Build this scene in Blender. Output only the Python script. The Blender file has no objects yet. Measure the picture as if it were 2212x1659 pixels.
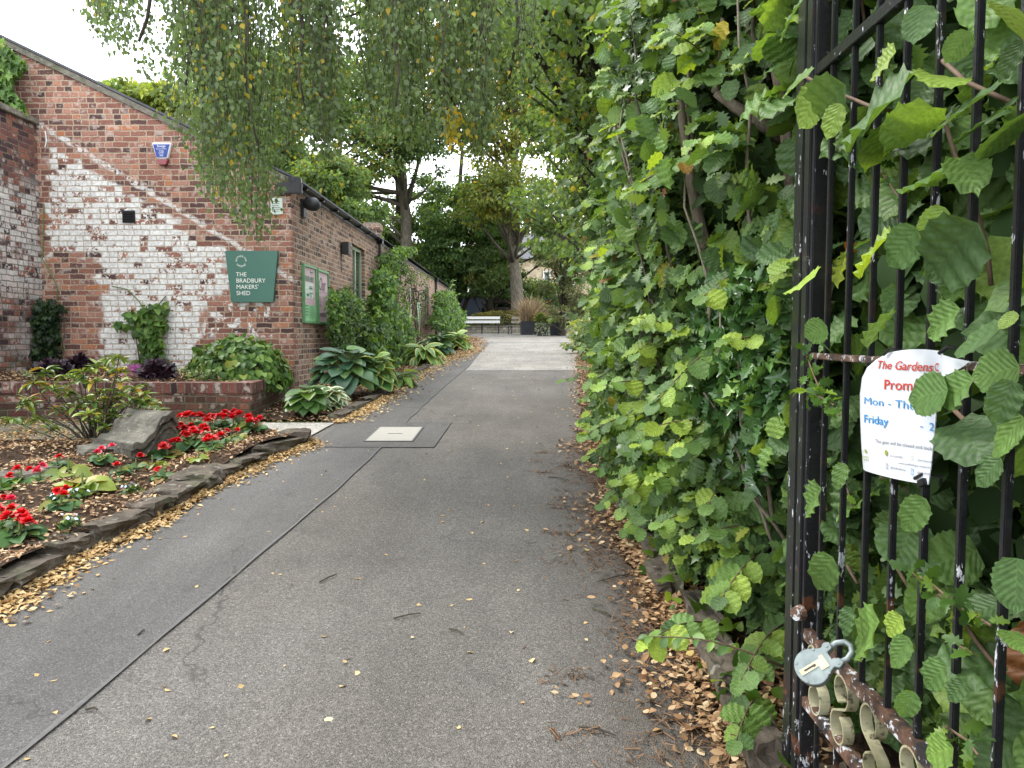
import bpy, math, random
import numpy as np
from mathutils import Vector, Matrix, Euler
R = math.radians
rng = np.random.default_rng(7)
random.seed(7)
col = bpy.context.scene.collection
scene = bpy.context.scene

# ------------------------------------------------------------------ camera, sky, sun, exposure
EYE = 1.45
FPX = 1661.0
PITCH, YAW = R(3.57), R(0.48)
cam_d = bpy.data.cameras.new("camera"); cam = bpy.data.objects.new("camera", cam_d); col.objects.link(cam)
cam_d.sensor_width = 36; cam_d.lens = FPX/2212*36; cam_d.clip_end = 2000; cam_d.clip_start = 0.02
cam.location = (0, 0, EYE); cam.rotation_euler = (R(90)-PITCH, 0, YAW)
scene.camera = cam
CR = Euler((R(90)-PITCH, 0, YAW)).to_matrix()

SUN_EL, SUN_AZ = R(52), R(-55)          # azimuth clockwise from +Y: sun high, front left
world = bpy.data.worlds.new("World"); scene.world = world; world.use_nodes = True
wt = world.node_tree; wt.nodes.clear()
wo = wt.nodes.new("ShaderNodeOutputWorld"); wb = wt.nodes.new("ShaderNodeBackground")
sky = wt.nodes.new("ShaderNodeTexSky"); sky.sky_type = 'NISHITA'; sky.sun_disc = False
sky.sun_elevation = SUN_EL; sky.sun_rotation = SUN_AZ
tc = wt.nodes.new("ShaderNodeTexCoord"); ns = wt.nodes.new("ShaderNodeTexNoise")
ns.inputs['Scale'].default_value = 2.2; ns.inputs['Detail'].default_value = 6
mp = wt.nodes.new("ShaderNodeMapping"); mp.inputs['Scale'].default_value = (1, 1, 2.2)
wt.links.new(tc.outputs['Generated'], mp.inputs[0]); wt.links.new(mp.outputs[0], ns.inputs['Vector'])
rp = wt.nodes.new("ShaderNodeValToRGB"); rp.color_ramp.elements[0].position = .36; rp.color_ramp.elements[1].position = .52
rp.color_ramp.elements[0].color = (.62, .62, .62, 1); rp.color_ramp.elements[1].color = (.97, .97, .97, 1)
mx = wt.nodes.new("ShaderNodeMix"); mx.data_type = 'RGBA'
mx.inputs[7].default_value = (14.5, 15.0, 15.6, 1)
wt.links.new(ns.outputs['Fac'], rp.inputs[0]); wt.links.new(rp.outputs[0], mx.inputs[0])
wt.links.new(sky.outputs[0], mx.inputs[6]); wt.links.new(mx.outputs[2], wb.inputs[0])
wb.inputs[1].default_value = 0.10
wt.links.new(wb.outputs[0], wo.inputs[0])
sd = bpy.data.lights.new("sun", 'SUN'); sd.energy = 1.5; sd.angle = R(14); sd.color = (1, .96, .9)
so = bpy.data.objects.new("sun", sd); col.objects.link(so)
sv = Vector((math.sin(SUN_AZ)*math.cos(SUN_EL), math.cos(SUN_AZ)*math.cos(SUN_EL), math.sin(SUN_EL)))
so.rotation_euler = sv.to_track_quat('Z', 'Y').to_euler()
scene.view_settings.view_transform = 'Standard'; scene.view_settings.look = 'None'
scene.view_settings.exposure = 1.42; scene.view_settings.gamma = 1
cy = scene.cycles
cy.use_denoising = True; cy.max_bounces = 7; cy.diffuse_bounces = 4; cy.glossy_bounces = 2; cy.transmission_bounces = 5
cy.transparent_max_bounces = 6; cy.caustics_reflective = False; cy.caustics_refractive = False
cy.use_adaptive_sampling = True; cy.adaptive_threshold = 0.01

# ------------------------------------------------------------------ measuring helpers (photo px on a 2212 wide copy -> points of real surfaces)
def ray(px, py):
    d = CR @ Vector(((px-1106)/FPX, -(py-829.5)/FPX, -1)); return d
_gy = np.array([-40, -5, 0, 4, 8, 10.8, 20, 29, 40, 60, 400.]); _gz = np.array([-1.4, -.33, 0, .29, .56, .69, 1.0, 1.28, 1.56, 1.9, 1.9])
_ty = np.arange(-40, 400, .25)
_tz = sum(np.interp(_ty+o, _gy, _gz) for o in np.linspace(-1.6, 1.6, 9))/9
def gz(y): return np.interp(y, _ty, _tz)
def G(px, py):
    d = ray(px, py); t = 3.0
    lo, hi = .5, 300.
    f = lambda t: EYE+d.z*t-float(gz(d.y*t))
    ts = np.concatenate([np.arange(.5, 60, .05)])
    for t in ts:
        if f(t) < 0: break
    return Vector((d.x*t, d.y*t, float(gz(d.y*t))))
def onY(px, py, Y):
    d = ray(px, py); t = Y/d.y; return Vector((d.x*t, Y, EYE+d.z*t))
def onX(px, py, X):
    d = ray(px, py); t = X/d.x; return Vector((X, d.y*t, EYE+d.z*t))
CRi = CR.transposed()
CRi_np = np.array(CRi)
def proj(P):
    P = np.asarray(P, float)-np.array([0, 0, EYE]); q = P @ CRi_np.T
    z = -q[..., 2]; z = np.where(np.abs(z) < 1e-6, 1e-6, z)
    return 1106+FPX*q[..., 0]/z, 829.5-FPX*q[..., 1]/z, z

# ------------------------------------------------------------------ material helpers
class NT:
    def __init__(s, name):
        s.m = bpy.data.materials.new(name); s.m.use_nodes = True; s.t = s.m.node_tree; s.t.nodes.clear()
        s.out = s.t.nodes.new("ShaderNodeOutputMaterial"); s._pos = None
    def node(s, typ, **kw):
        n = s.t.nodes.new("ShaderNode"+typ)
        for k, v in kw.items(): setattr(n, k, v)
        return n
    def lk(s, a, b):
        if isinstance(a, (int, float)): b.default_value = a
        elif isinstance(a, (tuple, list)):
            a = tuple(a)
            if hasattr(b.default_value, '__len__') and len(b.default_value) == 4 and len(a) == 3: a = a+(1,)
            b.default_value = a
        else: s.t.links.new(a, b)
    def math(s, op, a, b=None, c=None, clamp=False):
        n = s.node("Math", operation=op, use_clamp=clamp); s.lk(a, n.inputs[0])
        if b is not None: s.lk(b, n.inputs[1])
        if c is not None: s.lk(c, n.inputs[2])
        return n.outputs[0]
    def pos(s):
        if s._pos is None: s._pos = s.node("NewGeometry").outputs['Position']
        return s._pos
    def xyz(s, v=None):
        n = s.node("SeparateXYZ"); s.lk(v if v is not None else s.pos(), n.inputs[0]); return n.outputs[0], n.outputs[1], n.outputs[2]
    def comb(s, x, y, z=0.):
        n = s.node("CombineXYZ"); s.lk(x, n.inputs[0]); s.lk(y, n.inputs[1]); s.lk(z, n.inputs[2]); return n.outputs[0]
    def noise(s, scale, detail=3, vec=None, rough=.55, dist=0, color=False):
        n = s.node("TexNoise"); s.lk(vec if vec is not None else s.pos(), n.inputs['Vector'])
        n.inputs['Scale'].default_value = scale; n.inputs['Detail'].default_value = detail; n.inputs['Roughness'].default_value = rough; n.inputs['Distortion'].default_value = dist
        return n.outputs['Color' if color else 'Fac']
    def voro(s, scale, vec=None, feature='F1', out='Distance', rand=1):
        n = s.node("TexVoronoi", feature=feature); s.lk(vec if vec is not None else s.pos(), n.inputs['Vector'])
        n.inputs['Scale'].default_value = scale; n.inputs['Randomness'].default_value = rand
        return n.outputs[out]
    def white(s, vec):
        n = s.node("TexWhiteNoise", noise_dimensions='3D'); s.lk(vec, n.inputs['Vector']); return n.outputs['Value']
    def ramp(s, fac, stops, interp='LINEAR'):
        n = s.node("ValToRGB"); s.lk(fac, n.inputs[0]); cr = n.color_ramp; cr.interpolation = interp
        while len(cr.elements) < len(stops): cr.elements.new(.5)
        for e, (p, c) in zip(cr.elements, stops):
            e.position = p; e.color = (c, c, c, 1) if isinstance(c, (int, float)) else tuple(c)+(1,)
        return n.outputs[0]
    def smooth(s, x, a, b):
        n = s.node("MapRange", interpolation_type='SMOOTHSTEP'); s.lk(x, n.inputs[0]); s.lk(a, n.inputs[1]); s.lk(b, n.inputs[2]); return n.outputs[0]
    def mix(s, f, a, b, mode='MIX'):
        n = s.node("Mix", data_type='RGBA', blend_type=mode); s.lk(f, n.inputs[0]); s.lk(a, n.inputs[6]); s.lk(b, n.inputs[7]); return n.outputs[2]
    def attr(s, name, out='Fac'):
        n = s.node("Attribute", attribute_name=name); return n.outputs[out]
    def bump(s, h, strength=.5, dist=.01, nrm=None):
        n = s.node("Bump"); n.inputs['Strength'].default_value = strength; n.inputs['Distance'].default_value = dist; s.lk(h, n.inputs['Height'])
        if nrm is not None: s.lk(nrm, n.inputs['Normal'])
        return n.outputs[0]
    def principled(s, color, rough=.8, spec=.4, metal=0, normal=None, coat=0):
        n = s.node("BsdfPrincipled"); s.lk(color, n.inputs['Base Color']); s.lk(rough, n.inputs['Roughness'])
        n.inputs['Specular IOR Level'].default_value = spec; s.lk(metal, n.inputs['Metallic'])
        if coat: n.inputs['Coat Weight'].default_value = coat; n.inputs['Coat Roughness'].default_value = .15
        if normal is not None: s.lk(normal, n.inputs['Normal'])
        return n.outputs[0]
    def done(s, shader): s.lk(shader, s.out.inputs[0]); return s.m

M = {}
def simple(name, c, rough=.7, var=.25, scale=20, spec=.4, metal=0, bump=.2, bd=.003):
    n = NT(name); f = n.noise(scale, 5)
    c2 = tuple(x*(1-var) for x in c); c3 = tuple(min(1, x*(1+var)) for x in c)
    colr = n.ramp(f, [(.25, c2), (.75, c3)])
    nm = n.bump(f, bump, bd) if bump else None
    M[name] = n.done(n.principled(colr, rough, spec, metal, nm)); return M[name]

def brick_mat(name, stops, mortar=(.30, .235, .165), paint=None, soldier=False, dark_z=None, bw=.225, bh=.075):
    n = NT(name); x, y, z = n.xyz()
    w = n.noise(9, 2, color=True); wx, wy, wz = n.xyz(w)
    u = n.math('ADD', n.math('ADD', x, y), n.math('MULTIPLY', wx, .034)); v = n.math('ADD', z, n.math('MULTIPLY', wy, .026))
    if soldier: bw, bh = .078, 5.
    vr = n.math('DIVIDE', v, bh); row = n.math('FLOOR', vr); fy = n.math('FRACT', vr)
    off = n.math('ADD', n.math('MULTIPLY', n.math('FLOORED_MODULO', row, 2), .5), n.math('MULTIPLY', n.white(n.comb(row, 3.3, 1.7)), .18))
    uu = n.math('ADD', n.math('DIVIDE', u, bw), off); cl = n.math('FLOOR', uu); fx = n.math('FRACT', uu)
    r1 = n.white(n.comb(cl, row, .5))
    if soldier:
        hid = 0.; dx = n.math('MULTIPLY', n.math('MINIMUM', fx, n.math('SUBTRACT', 1, fx)), bw)
        dy = 1.
    else:
        sp = n.math('GREATER_THAN', r1, .62)
        f2 = n.math('MULTIPLY', fx, 2); h2 = n.math('MULTIPLY', n.math('FLOOR', f2), sp); ff = n.math('FRACT', f2)
        d1 = n.math('MULTIPLY', n.math('MINIMUM', fx, n.math('SUBTRACT', 1, fx)), bw)
        d2 = n.math('MULTIPLY', n.math('MINIMUM', ff, n.math('SUBTRACT', 1, ff)), bw/2)
        dx = n.math('ADD', n.math('MULTIPLY', d2, sp), n.math('MULTIPLY', d1, n.math('SUBTRACT', 1, sp)))
        dy = n.math('MULTIPLY', n.math('MINIMUM', fy, n.math('SUBTRACT', 1, fy)), bh); hid = h2
    d = n.math('ADD', n.math('MINIMUM', dx, dy), n.math('MULTIPLY', n.math('SUBTRACT', n.noise(45, 3), .5), .010))
    mort = n.math('SUBTRACT', 1, n.smooth(d, .0045, .0105))
    r2 = n.white(n.comb(cl, row, n.math('ADD', hid, .25)))
    r3 = n.white(n.comb(row, cl, n.math('ADD', hid, 7.25)))
    bc = n.ramp(r2, stops)
    bc = n.mix(.75, bc, n.ramp(n.noise(60, 4), [(.3, .45), (.7, 1.45)]), 'MULTIPLY')
    # pale lime bloom and black weathering on single bricks
    bloom = n.smooth(n.math('ADD', n.noise(14, 5), n.math('MULTIPLY', r3, .22)), .66, .8)
    bc = n.mix(n.math('MULTIPLY', bloom, .6), bc, (.50, .42, .37))
    soot = n.smooth(n.noise(1.7, 4), .52, .75)
    bc = n.mix(n.math('MULTIPLY', soot, .28), bc, (.05, .035, .035))
    mc = n.mix(.6, mortar, n.ramp(n.noise(30, 4), [(.3, .5), (.7, 1.3)]), 'MULTIPLY')
    colr = n.mix(mort, bc, mc); rough = .9
    if paint:
        m = paint(n, x, y, z, r3)
        flake = n.smooth(n.math('ADD', n.math('ADD', n.math('MULTIPLY', n.noise(38, 4), .45), n.math('MULTIPLY', n.noise(15, 4), .55)), n.math('MULTIPLY', n.math('SUBTRACT', r3, .5), .30)), .388, .415)
        m = n.math('MULTIPLY', m, flake)
        m = n.math('MULTIPLY', m, n.math('SUBTRACT', 1, n.math('MULTIPLY', mort, .72)))
        pc = n.mix(.85, (.80, .79, .76), n.ramp(n.noise(22, 6, rough=.7), [(.35, .55), (.6, 1.0)]), 'MULTIPLY')
        colr = n.mix(m, colr, pc)
    if dark_z is not None:   # green damp staining low on the wall
        g = n.math('MULTIPLY', n.smooth(z, dark_z+.35, dark_z-.1), n.smooth(n.noise(5, 4), .4, .62))
        colr = n.mix(n.math('MULTIPLY', g, .6), colr, (.055, .06, .03))
    h = n.math('ADD', n.math('MULTIPLY', mort, -1.0), n.math('ADD', n.math('MULTIPLY', n.noise(70, 4), .5), n.math('MULTIPLY', r3, .35)))
    M[name] = n.done(n.principled(colr, rough, .25, 0, n.bump(h, .9, .006))); return M[name]

def leafmat(name, stops, trans=.38, rough=.5, spec=.35, veins=0., margin=None, vfreq=8., clump=.35, tcol=(1.35, 1.25, .45)):
    n = NT(name); r = n.attr('rnd')
    base = n.ramp(r, stops)
    cl = n.ramp(n.noise(1.6 if not veins else 3, 2), [(.3, 1-clump), (.7, 1+clump)])
    base = n.mix(1, base, cl, 'MULTIPLY')
    nm = None
    if veins or margin:
        uv = n.node("UVMap", uv_map="uv").outputs[0]; ux, uy, _ = n.xyz(uv)
        ax = n.math('ABSOLUTE', ux)
    if margin:
        g = n.smooth(n.math('ADD', ax, n.math('MULTIPLY', n.noise(25, 2), .3)), margin[1]+.12, margin[1]+.2)
        base = n.mix(g, base, margin[0])
    if veins:
        ph = n.math('SUBTRACT', n.math('MULTIPLY', uy, vfreq), n.math('MULTIPLY', ax, vfreq*.33))
        sw = n.math('ABSOLUTE', n.math('SUBTRACT', n.math('FRACT', ph), .5))          # 0 at vein
        vein = n.math('MAXIMUM', n.smooth(sw, .10, .02), n.smooth(ax, .07, .02))
        pill = n.math('MULTIPLY', n.smooth(sw, 0., .5), 1.)
        base = n.mix(n.math('MULTIPLY', vein, .30*veins), base, n.mix(1., base, (1.55, 1.45, 1.4), 'MULTIPLY'))
        fine = n.noise(120, 3)
        base = n.mix(.35, base, n.ramp(fine, [(.35, .55), (.65, 1.4)]), 'MULTIPLY')
        nm = n.bump(n.math('ADD', pill, n.math('MULTIPLY', fine, .25)), .32*veins, .003)
    p = n.principled(base, rough, spec, 0, nm)
    tr = n.node("BsdfTranslucent"); n.lk(n.mix(1, base, tcol, 'MULTIPLY'), tr.inputs[0])
    if nm is not None: n.lk(nm, tr.inputs[1])
    ms = n.node("MixShader"); ms.inputs[0].default_value = trans; n.lk(p, ms.inputs[1]); n.lk(tr.outputs[0], ms.inputs[2])
    M[name] = n.done(ms.outputs[0]); return M[name]

# ------------------------------------------------------------------ mesh helpers
def props(o, label=None, cat=None, group=None, kind=None):
    if label: o['label'] = label
    if cat: o['category'] = cat
    if group: o['group'] = group
    if kind: o['kind'] = kind
    return o
def thing(name, label, cat, loc=(0, 0, 0), group=None, rz=0):
    o = bpy.data.objects.new(name, None); col.objects.link(o); o.location = loc; o.rotation_euler = (0, 0, rz)
    o.empty_display_size = .1
    return props(o, label, cat, group)
def link_mesh(name, me, mat, parent=None, local=False):
    o = bpy.data.objects.new(name, me); col.objects.link(o)
    for m in (mat if isinstance(mat, (list, tuple)) else [mat]): me.materials.append(m)
    if parent is not None:
        o.parent = parent
        if not local:
            p = parent; L = Vector((0, 0, 0))
            while p is not None: L += p.location; p = p.parent
            me.transform(Matrix.Translation(-L))
    return o
class MB:
    def __init__(s): s.V = []; s.F = []; s.mi = []
    def add(s, V, F, mi=0):
        b = len(s.V); s.V += [tuple(v) for v in V]; s.F += [tuple(b+i for i in f) for f in F]; s.mi += [mi]*len(F); return s
    def box(s, lo, hi, mi=0, rot=None, about=None):
        x0, y0, z0 = lo; x1, y1, z1 = hi
        V = [(x0, y0, z0), (x1, y0, z0), (x1, y1, z0), (x0, y1, z0), (x0, y0, z1), (x1, y0, z1), (x1, y1, z1), (x0, y1, z1)]
        if rot is not None:
            c = Vector(about) if about else Vector(((x0+x1)/2, (y0+y1)/2, (z0+z1)/2)); V = [c+rot @ (Vector(v)-c) for v in V]
        return s.add(V, [(0, 3, 2, 1), (4, 5, 6, 7), (0, 1, 5, 4), (1, 2, 6, 5), (2, 3, 7, 6), (3, 0, 4, 7)], mi)
    def bar(s, a, b, w, h, mi=0, up=(0, 0, 1)):
        a = Vector(a); b = Vector(b); d = (b-a).normalized(); u = Vector(up)
        if abs(d.dot(u)) > .98: u = Vector((0, 1, 0))
        x = d.cross(u).normalized(); z = x.cross(d).normalized()
        V = []
        for p in (a, b):
            for sx, sz in ((-1, -1), (1, -1), (1, 1), (-1, 1)): V.append(p+x*(sx*w/2)+z*(sz*h/2))
        return s.add(V, [(0, 3, 2, 1), (4, 5, 6, 7), (0, 1, 5, 4), (1, 2, 6, 5), (2, 3, 7, 6), (3, 0, 4, 7)], mi)
    def tube(s, pts, rad, n=8, mi=0, cap=True):
        pts = [Vector(p) for p in pts]; k = len(pts)
        if not hasattr(rad, '__len__'): rad = [rad]*k
        V = []; F = []; pu = None
        for i, p in enumerate(pts):
            t = (pts[min(i+1, k-1)]-pts[max(i-1, 0)])
            t = t.normalized() if t.length > 1e-9 else Vector((0, 0, 1))
            if pu is None: pu = t.orthogonal().normalized()
            u = (pu-t*pu.dot(t)); u = u.normalized() if u.length > 1e-6 else t.orthogonal().normalized(); pu = u; w = t.cross(u)
            for j in range(n):
                a = 2*math.pi*j/n; V.append(p+(u*math.cos(a)+w*math.sin(a))*rad[i])
        for i in range(k-1):
            for j in range(n):
                a = i*n+j; b = i*n+(j+1) % n; F.append((a, b, b+n, a+n))
        if cap: F.append(tuple(range(n-1, -1, -1))); F.append(tuple((k-1)*n+j for j in range(n)))
        return s.add(V, F, mi)
    def prism(s, poly, fn, d0, d1, mi=0):
        """poly of 2d points, fn(a,b,d)->3d"""
        n = len(poly); V = [fn(a, b, d0) for a, b in poly]+[fn(a, b, d1) for a, b in poly]
        F = [tuple(range(n-1, -1, -1)), tuple(range(n, 2*n))]+[(i, (i+1) % n, n+(i+1) % n, n+i) for i in range(n)]
        return s.add(V, F, mi)
    def grid(s, nu, nv, fn, mi=0):
        V = [fn(i/nu, j/nv) for j in range(nv+1) for i in range(nu+1)]
        F = [(j*(nu+1)+i, j*(nu+1)+i+1, (j+1)*(nu+1)+i+1, (j+1)*(nu+1)+i) for j in range(nv) for i in range(nu)]
        return s.add(V, F, mi)
    def build(s, name, mat, parent=None, smooth=False, local=False, bevel=0, **tags):
        me = bpy.data.meshes.new(name); me.from_pydata(s.V, [], s.F); me.update()
        if len(set(s.mi)) > 1: me.polygons.foreach_set('material_index', s.mi)
        import bmesh
        bm = bmesh.new(); bm.from_mesh(me); bmesh.ops.recalc_face_normals(bm, faces=bm.faces)
        if bevel: bmesh.ops.bevel(bm, geom=[e for e in bm.edges if e.calc_face_angle(0) > .5], offset=bevel, segments=2, affect='EDGES', clamp_overlap=True)
        bm.to_mesh(me); bm.free()
        if smooth: me.polygons.foreach_set('use_smooth', [True]*len(me.polygons))
        o = link_mesh(name, me, mat, parent, local)
        return props(o, **tags) if tags else o

def np_mesh(name, V, loops, totals, mat, parent=None, rnd=None, uv=None, smooth=True, local=False):
    me = bpy.data.meshes.new(name); me.vertices.add(len(V)); me.vertices.foreach_set('co', np.ascontiguousarray(V, np.float32).ravel())
    me.loops.add(len(loops)); me.loops.foreach_set('vertex_index', loops.astype(np.int32))
    me.polygons.add(len(totals)); st = np.concatenate([[0], np.cumsum(totals)[:-1]]).astype(np.int32)
    me.polygons.foreach_set('loop_start', st)
    try: me.polygons.foreach_set('loop_total', totals.astype(np.int32))
    except Exception: pass
    if rnd is not None:
        a = me.attributes.new('rnd', 'FLOAT', 'FACE'); a.data.foreach_set('value', rnd.astype(np.float32))
    if uv is not None:
        l = me.uv_layers.new(name='uv'); l.data.foreach_set('uv', np.ascontiguousarray(uv, np.float32).ravel())
    me.update(calc_edges=True)
    me.polygons.foreach_set('use_smooth', np.full(len(totals), smooth))
    return link_mesh(name, me, mat, parent, local)

# ---- leaf templates: (verts, faces, uv); x across, y base->tip (length 1), z normal
def tmpl_grid(wf, rows, m, serr=0., fold=.25, droop=.25, ripple=0., stalk=0.):
    V, UV, F = [], [], []
    for i in range(rows+1):
        t = i/rows; w = max(wf(t), .002)
        for c in range(-m, m+1):
            f = c/m; x = w*f; y = t
            if serr and abs(c) == m and 0 < i < rows:
                if i % 2: x *= 1+serr; y -= .02
                else: x *= 1-serr*.6
            z = -fold*-abs(x) - droop*t*t + (ripple*math.sin(t*math.pi*rows*.5)*abs(f)*.1 if ripple else 0)
            V.append((x, y+stalk, z)); UV.append((f, t))
    k = 2*m+1
    for i in range(rows):
        for c in range(2*m):
            a = i*k+c; F.append((a, a+1, a+k+1, a+k))
    if stalk:
        b = len(V); V += [(-.012, 0, .02), (.012, 0, .02), (.012, stalk+.02, 0), (-.012, stalk+.02, 0)]; UV += [(0, 0)]*4; F.append((b, b+1, b+2, b+3))
    return np.array(V), F, np.array(UV)
def tmpl_fan(half, fold=.2, droop=.2):
    """half: outline of the right half from base to tip"""
    out = [(x, y) for x, y in half]+[(-x, y) for x, y in reversed(half[1:-1])]
    V = [(0, .45, 0)]+[(x, y, fold*abs(x)-droop*y*y) for x, y in out]; UV = [(0, .45)]+[(max(-1, min(1, x*2)), y) for x, y in out]
    n = len(out); F = [(0, 1+i, 1+(i+1) % n) for i in range(n)]
    return np.array(V), F, np.array(UV)
w_hazel = lambda t: .46*(math.sin(math.pi*min(1, t**.72))**.62)*(1-.12*t) if t < .9 else .46*(1-t)*2.6
def w_hz(t):
    if t < .80: return .45*math.sin(math.pi*(t*.96)**.74)**.55
    return .45*math.sin(math.pi*(.80*.96)**.74)**.55*((1-t)/.20)**1.15
T_HAZEL = tmpl_grid(w_hz, 18, 2, .055, .16, .2, .5)
T_HAZEL_L = tmpl_grid(w_hz, 6, 1, .09, .2, .25, 0)
w_birch = lambda t: .40*math.sin(math.pi*t**.6)**.9 if 0 < t < 1 else .0
T_BIRCH = tmpl_grid(w_birch, 3, 1, 0, .3, .1, 0)
w_ell = lambda t: .30*math.sin(math.pi*t)**.8
T_ELL = tmpl_grid(w_ell, 4, 1, 0, .4, .25, 0)
w_rhodo = lambda t: .17*math.sin(math.pi*t**1.25)**.75
T_RHODO = tmpl_grid(w_rhodo, 5, 1, 0, .5, .35, 0)
w_heart = lambda t: .44*math.sin(math.pi*t**.62)**.75
T_HEART = tmpl_grid(w_heart, 5, 1, 0, .35, .25, 0)
T_HOSTA = tmpl_grid(lambda t: .42*math.sin(math.pi*t**.68)**.72, 9, 4, 0, .22, .35, 0)
T_HOSTAN = tmpl_grid(lambda t: .22*math.sin(math.pi*t**.8)**.85, 8, 3, 0, .5, .6, 0)
T_HOLLY = tmpl_fan([(0, 0), (.10, .08), (.26, .10), (.17, .22), (.33, .30), (.19, .42), (.33, .52), (.17, .62), (.26, .74), (.10, .82), (0, 1)], .9, .15)
T_OAK = tmpl_fan([(0, 0), (.08, .12), (.26, .16), (.15, .30), (.38, .42), (.20, .50), (.36, .70), (.17, .74), (.15, .93), (0, 1)], .3, .2)
T_IVY = tmpl_fan([(0, .05), (.25, -.08), (.42, .12), (.28, .32), (.48, .55), (.22, .58), (0, 1)], .2, .2)
T_QUAD = tmpl_grid(lambda t: .38*math.sin(math.pi*max(.12, min(.88, t))), 2, 1, 0, .35, .3, 0)

def leaves(name, T, P, axis, nrm, size, mat, parent=None, rnd=None, wvar=(.8, 1.15), zvar=(.2, 1.8), smooth=True, local=False, seed=None):
    TV, TF, TUV = T; P = np.asarray(P, float); N = len(P)
    if N == 0: return None
    a = np.asarray(axis, float); a = a/np.maximum(1e-9, np.linalg.norm(a, axis=1, keepdims=True))
    n = np.asarray(nrm, float); n = n-(n*a).sum(1, keepdims=True)*a; ln = np.linalg.norm(n, axis=1, keepdims=True)
    bad = ln[:, 0] < 1e-3; n[bad] = np.cross(a[bad], [0.3, .8, .1]); n = n/np.linalg.norm(n, axis=1, keepdims=True)
    x = np.cross(a, n); size = np.broadcast_to(np.asarray(size, float), (N,))
    sx = rng.uniform(*wvar, N); sz = rng.uniform(*zvar, N); curl = rng.normal(0, .12, N)
    t = TV[None]; X = t[..., 0]*sx[:, None]; Y = t[..., 1]+0*X; Z = t[..., 2]*sz[:, None]+curl[:, None]*t[..., 0]*t[..., 1]*1.5
    W = P[:, None, :]+size[:, None, None]*(X[..., None]*x[:, None, :]+Y[..., None]*a[:, None, :]+Z[..., None]*n[:, None, :])
    nv = len(TV); lt = np.array([len(f) for f in TF]); lf = np.concatenate([np.array(f) for f in TF])
    loops = (lf[None]+(np.arange(N)*nv)[:, None]).ravel(); tot = np.tile(lt, N)
    if rnd is None: rnd = rng.random(N)
    rf = np.repeat(rnd, len(TF)); uv = np.tile(TUV[lf], (N, 1))
    return np_mesh(name, W.reshape(-1, 3), loops, tot, mat, parent, rf, uv, smooth, local)

def unit(v): v = np.asarray(v, float); return v/np.maximum(1e-9, np.linalg.norm(v, axis=-1, keepdims=True))
def randdir(n): return unit(rng.normal(size=(n, 3)))

def text_mesh(name, body, size, fn, mat, parent=None, align='LEFT', sx=1., shear=0., spacing=1., weight=0.):
    """fn(x,y)->3d point for flat text coordinates"""
    cu = bpy.data.curves.new(name, 'FONT'); cu.body = body; cu.size = size; cu.align_x = align; cu.shear = shear; cu.space_character = spacing
    cu.offset = weight; cu.resolution_u = 3
    ob = bpy.data.objects.new(name, cu); col.objects.link(ob)
    bpy.context.view_layer.update()
    me = bpy.data.meshes.new_from_object(ob.evaluated_get(bpy.context.evaluated_depsgraph_get()))
    bpy.data.objects.remove(ob); bpy.data.curves.remove(cu)
    for v in me.vertices: v.co = fn(v.co.x*sx, v.co.y)
    me.materials.clear(); me.name = name
    return link_mesh(name, me, mat, parent)
# ================================================================== MATERIALS
YW = 10.7            # front wall plane
XW = -3.14           # side wall plane
XG = -6.62           # garden wall plane
def halfplane(n, x, z, p, q, inside):
    """signed distance (m) to the line p-q (photo px on the front wall), positive on the side of 'inside'"""
    P, Q, I = onY(*p, YW), onY(*q, YW), onY(*inside, YW)
    dx, dz = Q.x-P.x, Q.z-P.z; L = math.hypot(dx, dz); a, b = -dz/L, dx/L; c = -(a*P.x+b*P.z)
    if a*I.x+b*I.z+c < 0: a, b, c = -a, -b, -c
    return n.math('ADD', n.math('MULTIPLY_ADD', x, a, c), n.math('MULTIPLY', z, b))
def paint_front(n, x, y, z, r3):
    mn = lambda *a: a[0] if len(a) == 1 else n.math('MINIMUM', a[0], mn(*a[1:]))
    mxx = lambda *a: a[0] if len(a) == 1 else n.math('MAXIMUM', a[0], mxx(*a[1:]))
    L1 = halfplane(n, x, z, (150, 338), (492, 548), (300, 600))
    A = mn(L1, halfplane(n, x, z, (104, 400), (100, 560), (200, 450)), halfplane(n, x, z, (100, 556), (600, 560), (300, 500)))
    B = mn(L1, halfplane(n, x, z, (214, 560), (214, 790), (300, 650)), halfplane(n, x, z, (486, 500), (486, 700), (300, 650)), halfplane(n, x, z, (200, 648), (600, 662), (300, 600)))
    C = mn(halfplane(n, x, z, (216, 560), (226, 790), (300, 650)), halfplane(n, x, z, (440, 500), (425, 800), (300, 650)), halfplane(n, x, z, (200, 545), (600, 545), (300, 700)))
    d = mxx(A, B, C)
    wob = n.math('MULTIPLY', n.math('SUBTRACT', n.noise(4.5, 4), .5), .38)
    step = n.math('MULTIPLY', n.math('SUBTRACT', r3, .5), .10)
    m = n.smooth(n.math('ADD', d, n.math('ADD', wob, step)), -.02, .05)
    L2 = halfplane(n, x, z, (112, 285), (560, 560), (300, 600))
    band = n.smooth(n.math('ABSOLUTE', n.math('ADD', L2, n.math('MULTIPLY', n.math('SUBTRACT', n.noise(7, 3), .5), .10))), .05, .02)
    band = n.math('MULTIPLY', n.math('MULTIPLY', band, n.smooth(n.noise(11, 4), .42, .5)), .75)
    D = mn(halfplane(n, x, z, (430, 560), (430, 700), (500, 650)), halfplane(n, x, z, (598, 560), (598, 700), (500, 650)), halfplane(n, x, z, (400, 540), (600, 540), (500, 600)), halfplane(n, x, z, (400, 735), (600, 735), (500, 600)))
    spots = n.math('MULTIPLY', n.smooth(D, 0, .1), n.smooth(n.math('ADD', n.noise(12, 5), n.math('MULTIPLY', r3, .14)), .60, .64))
    return mxx(m, band, spots)
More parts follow.
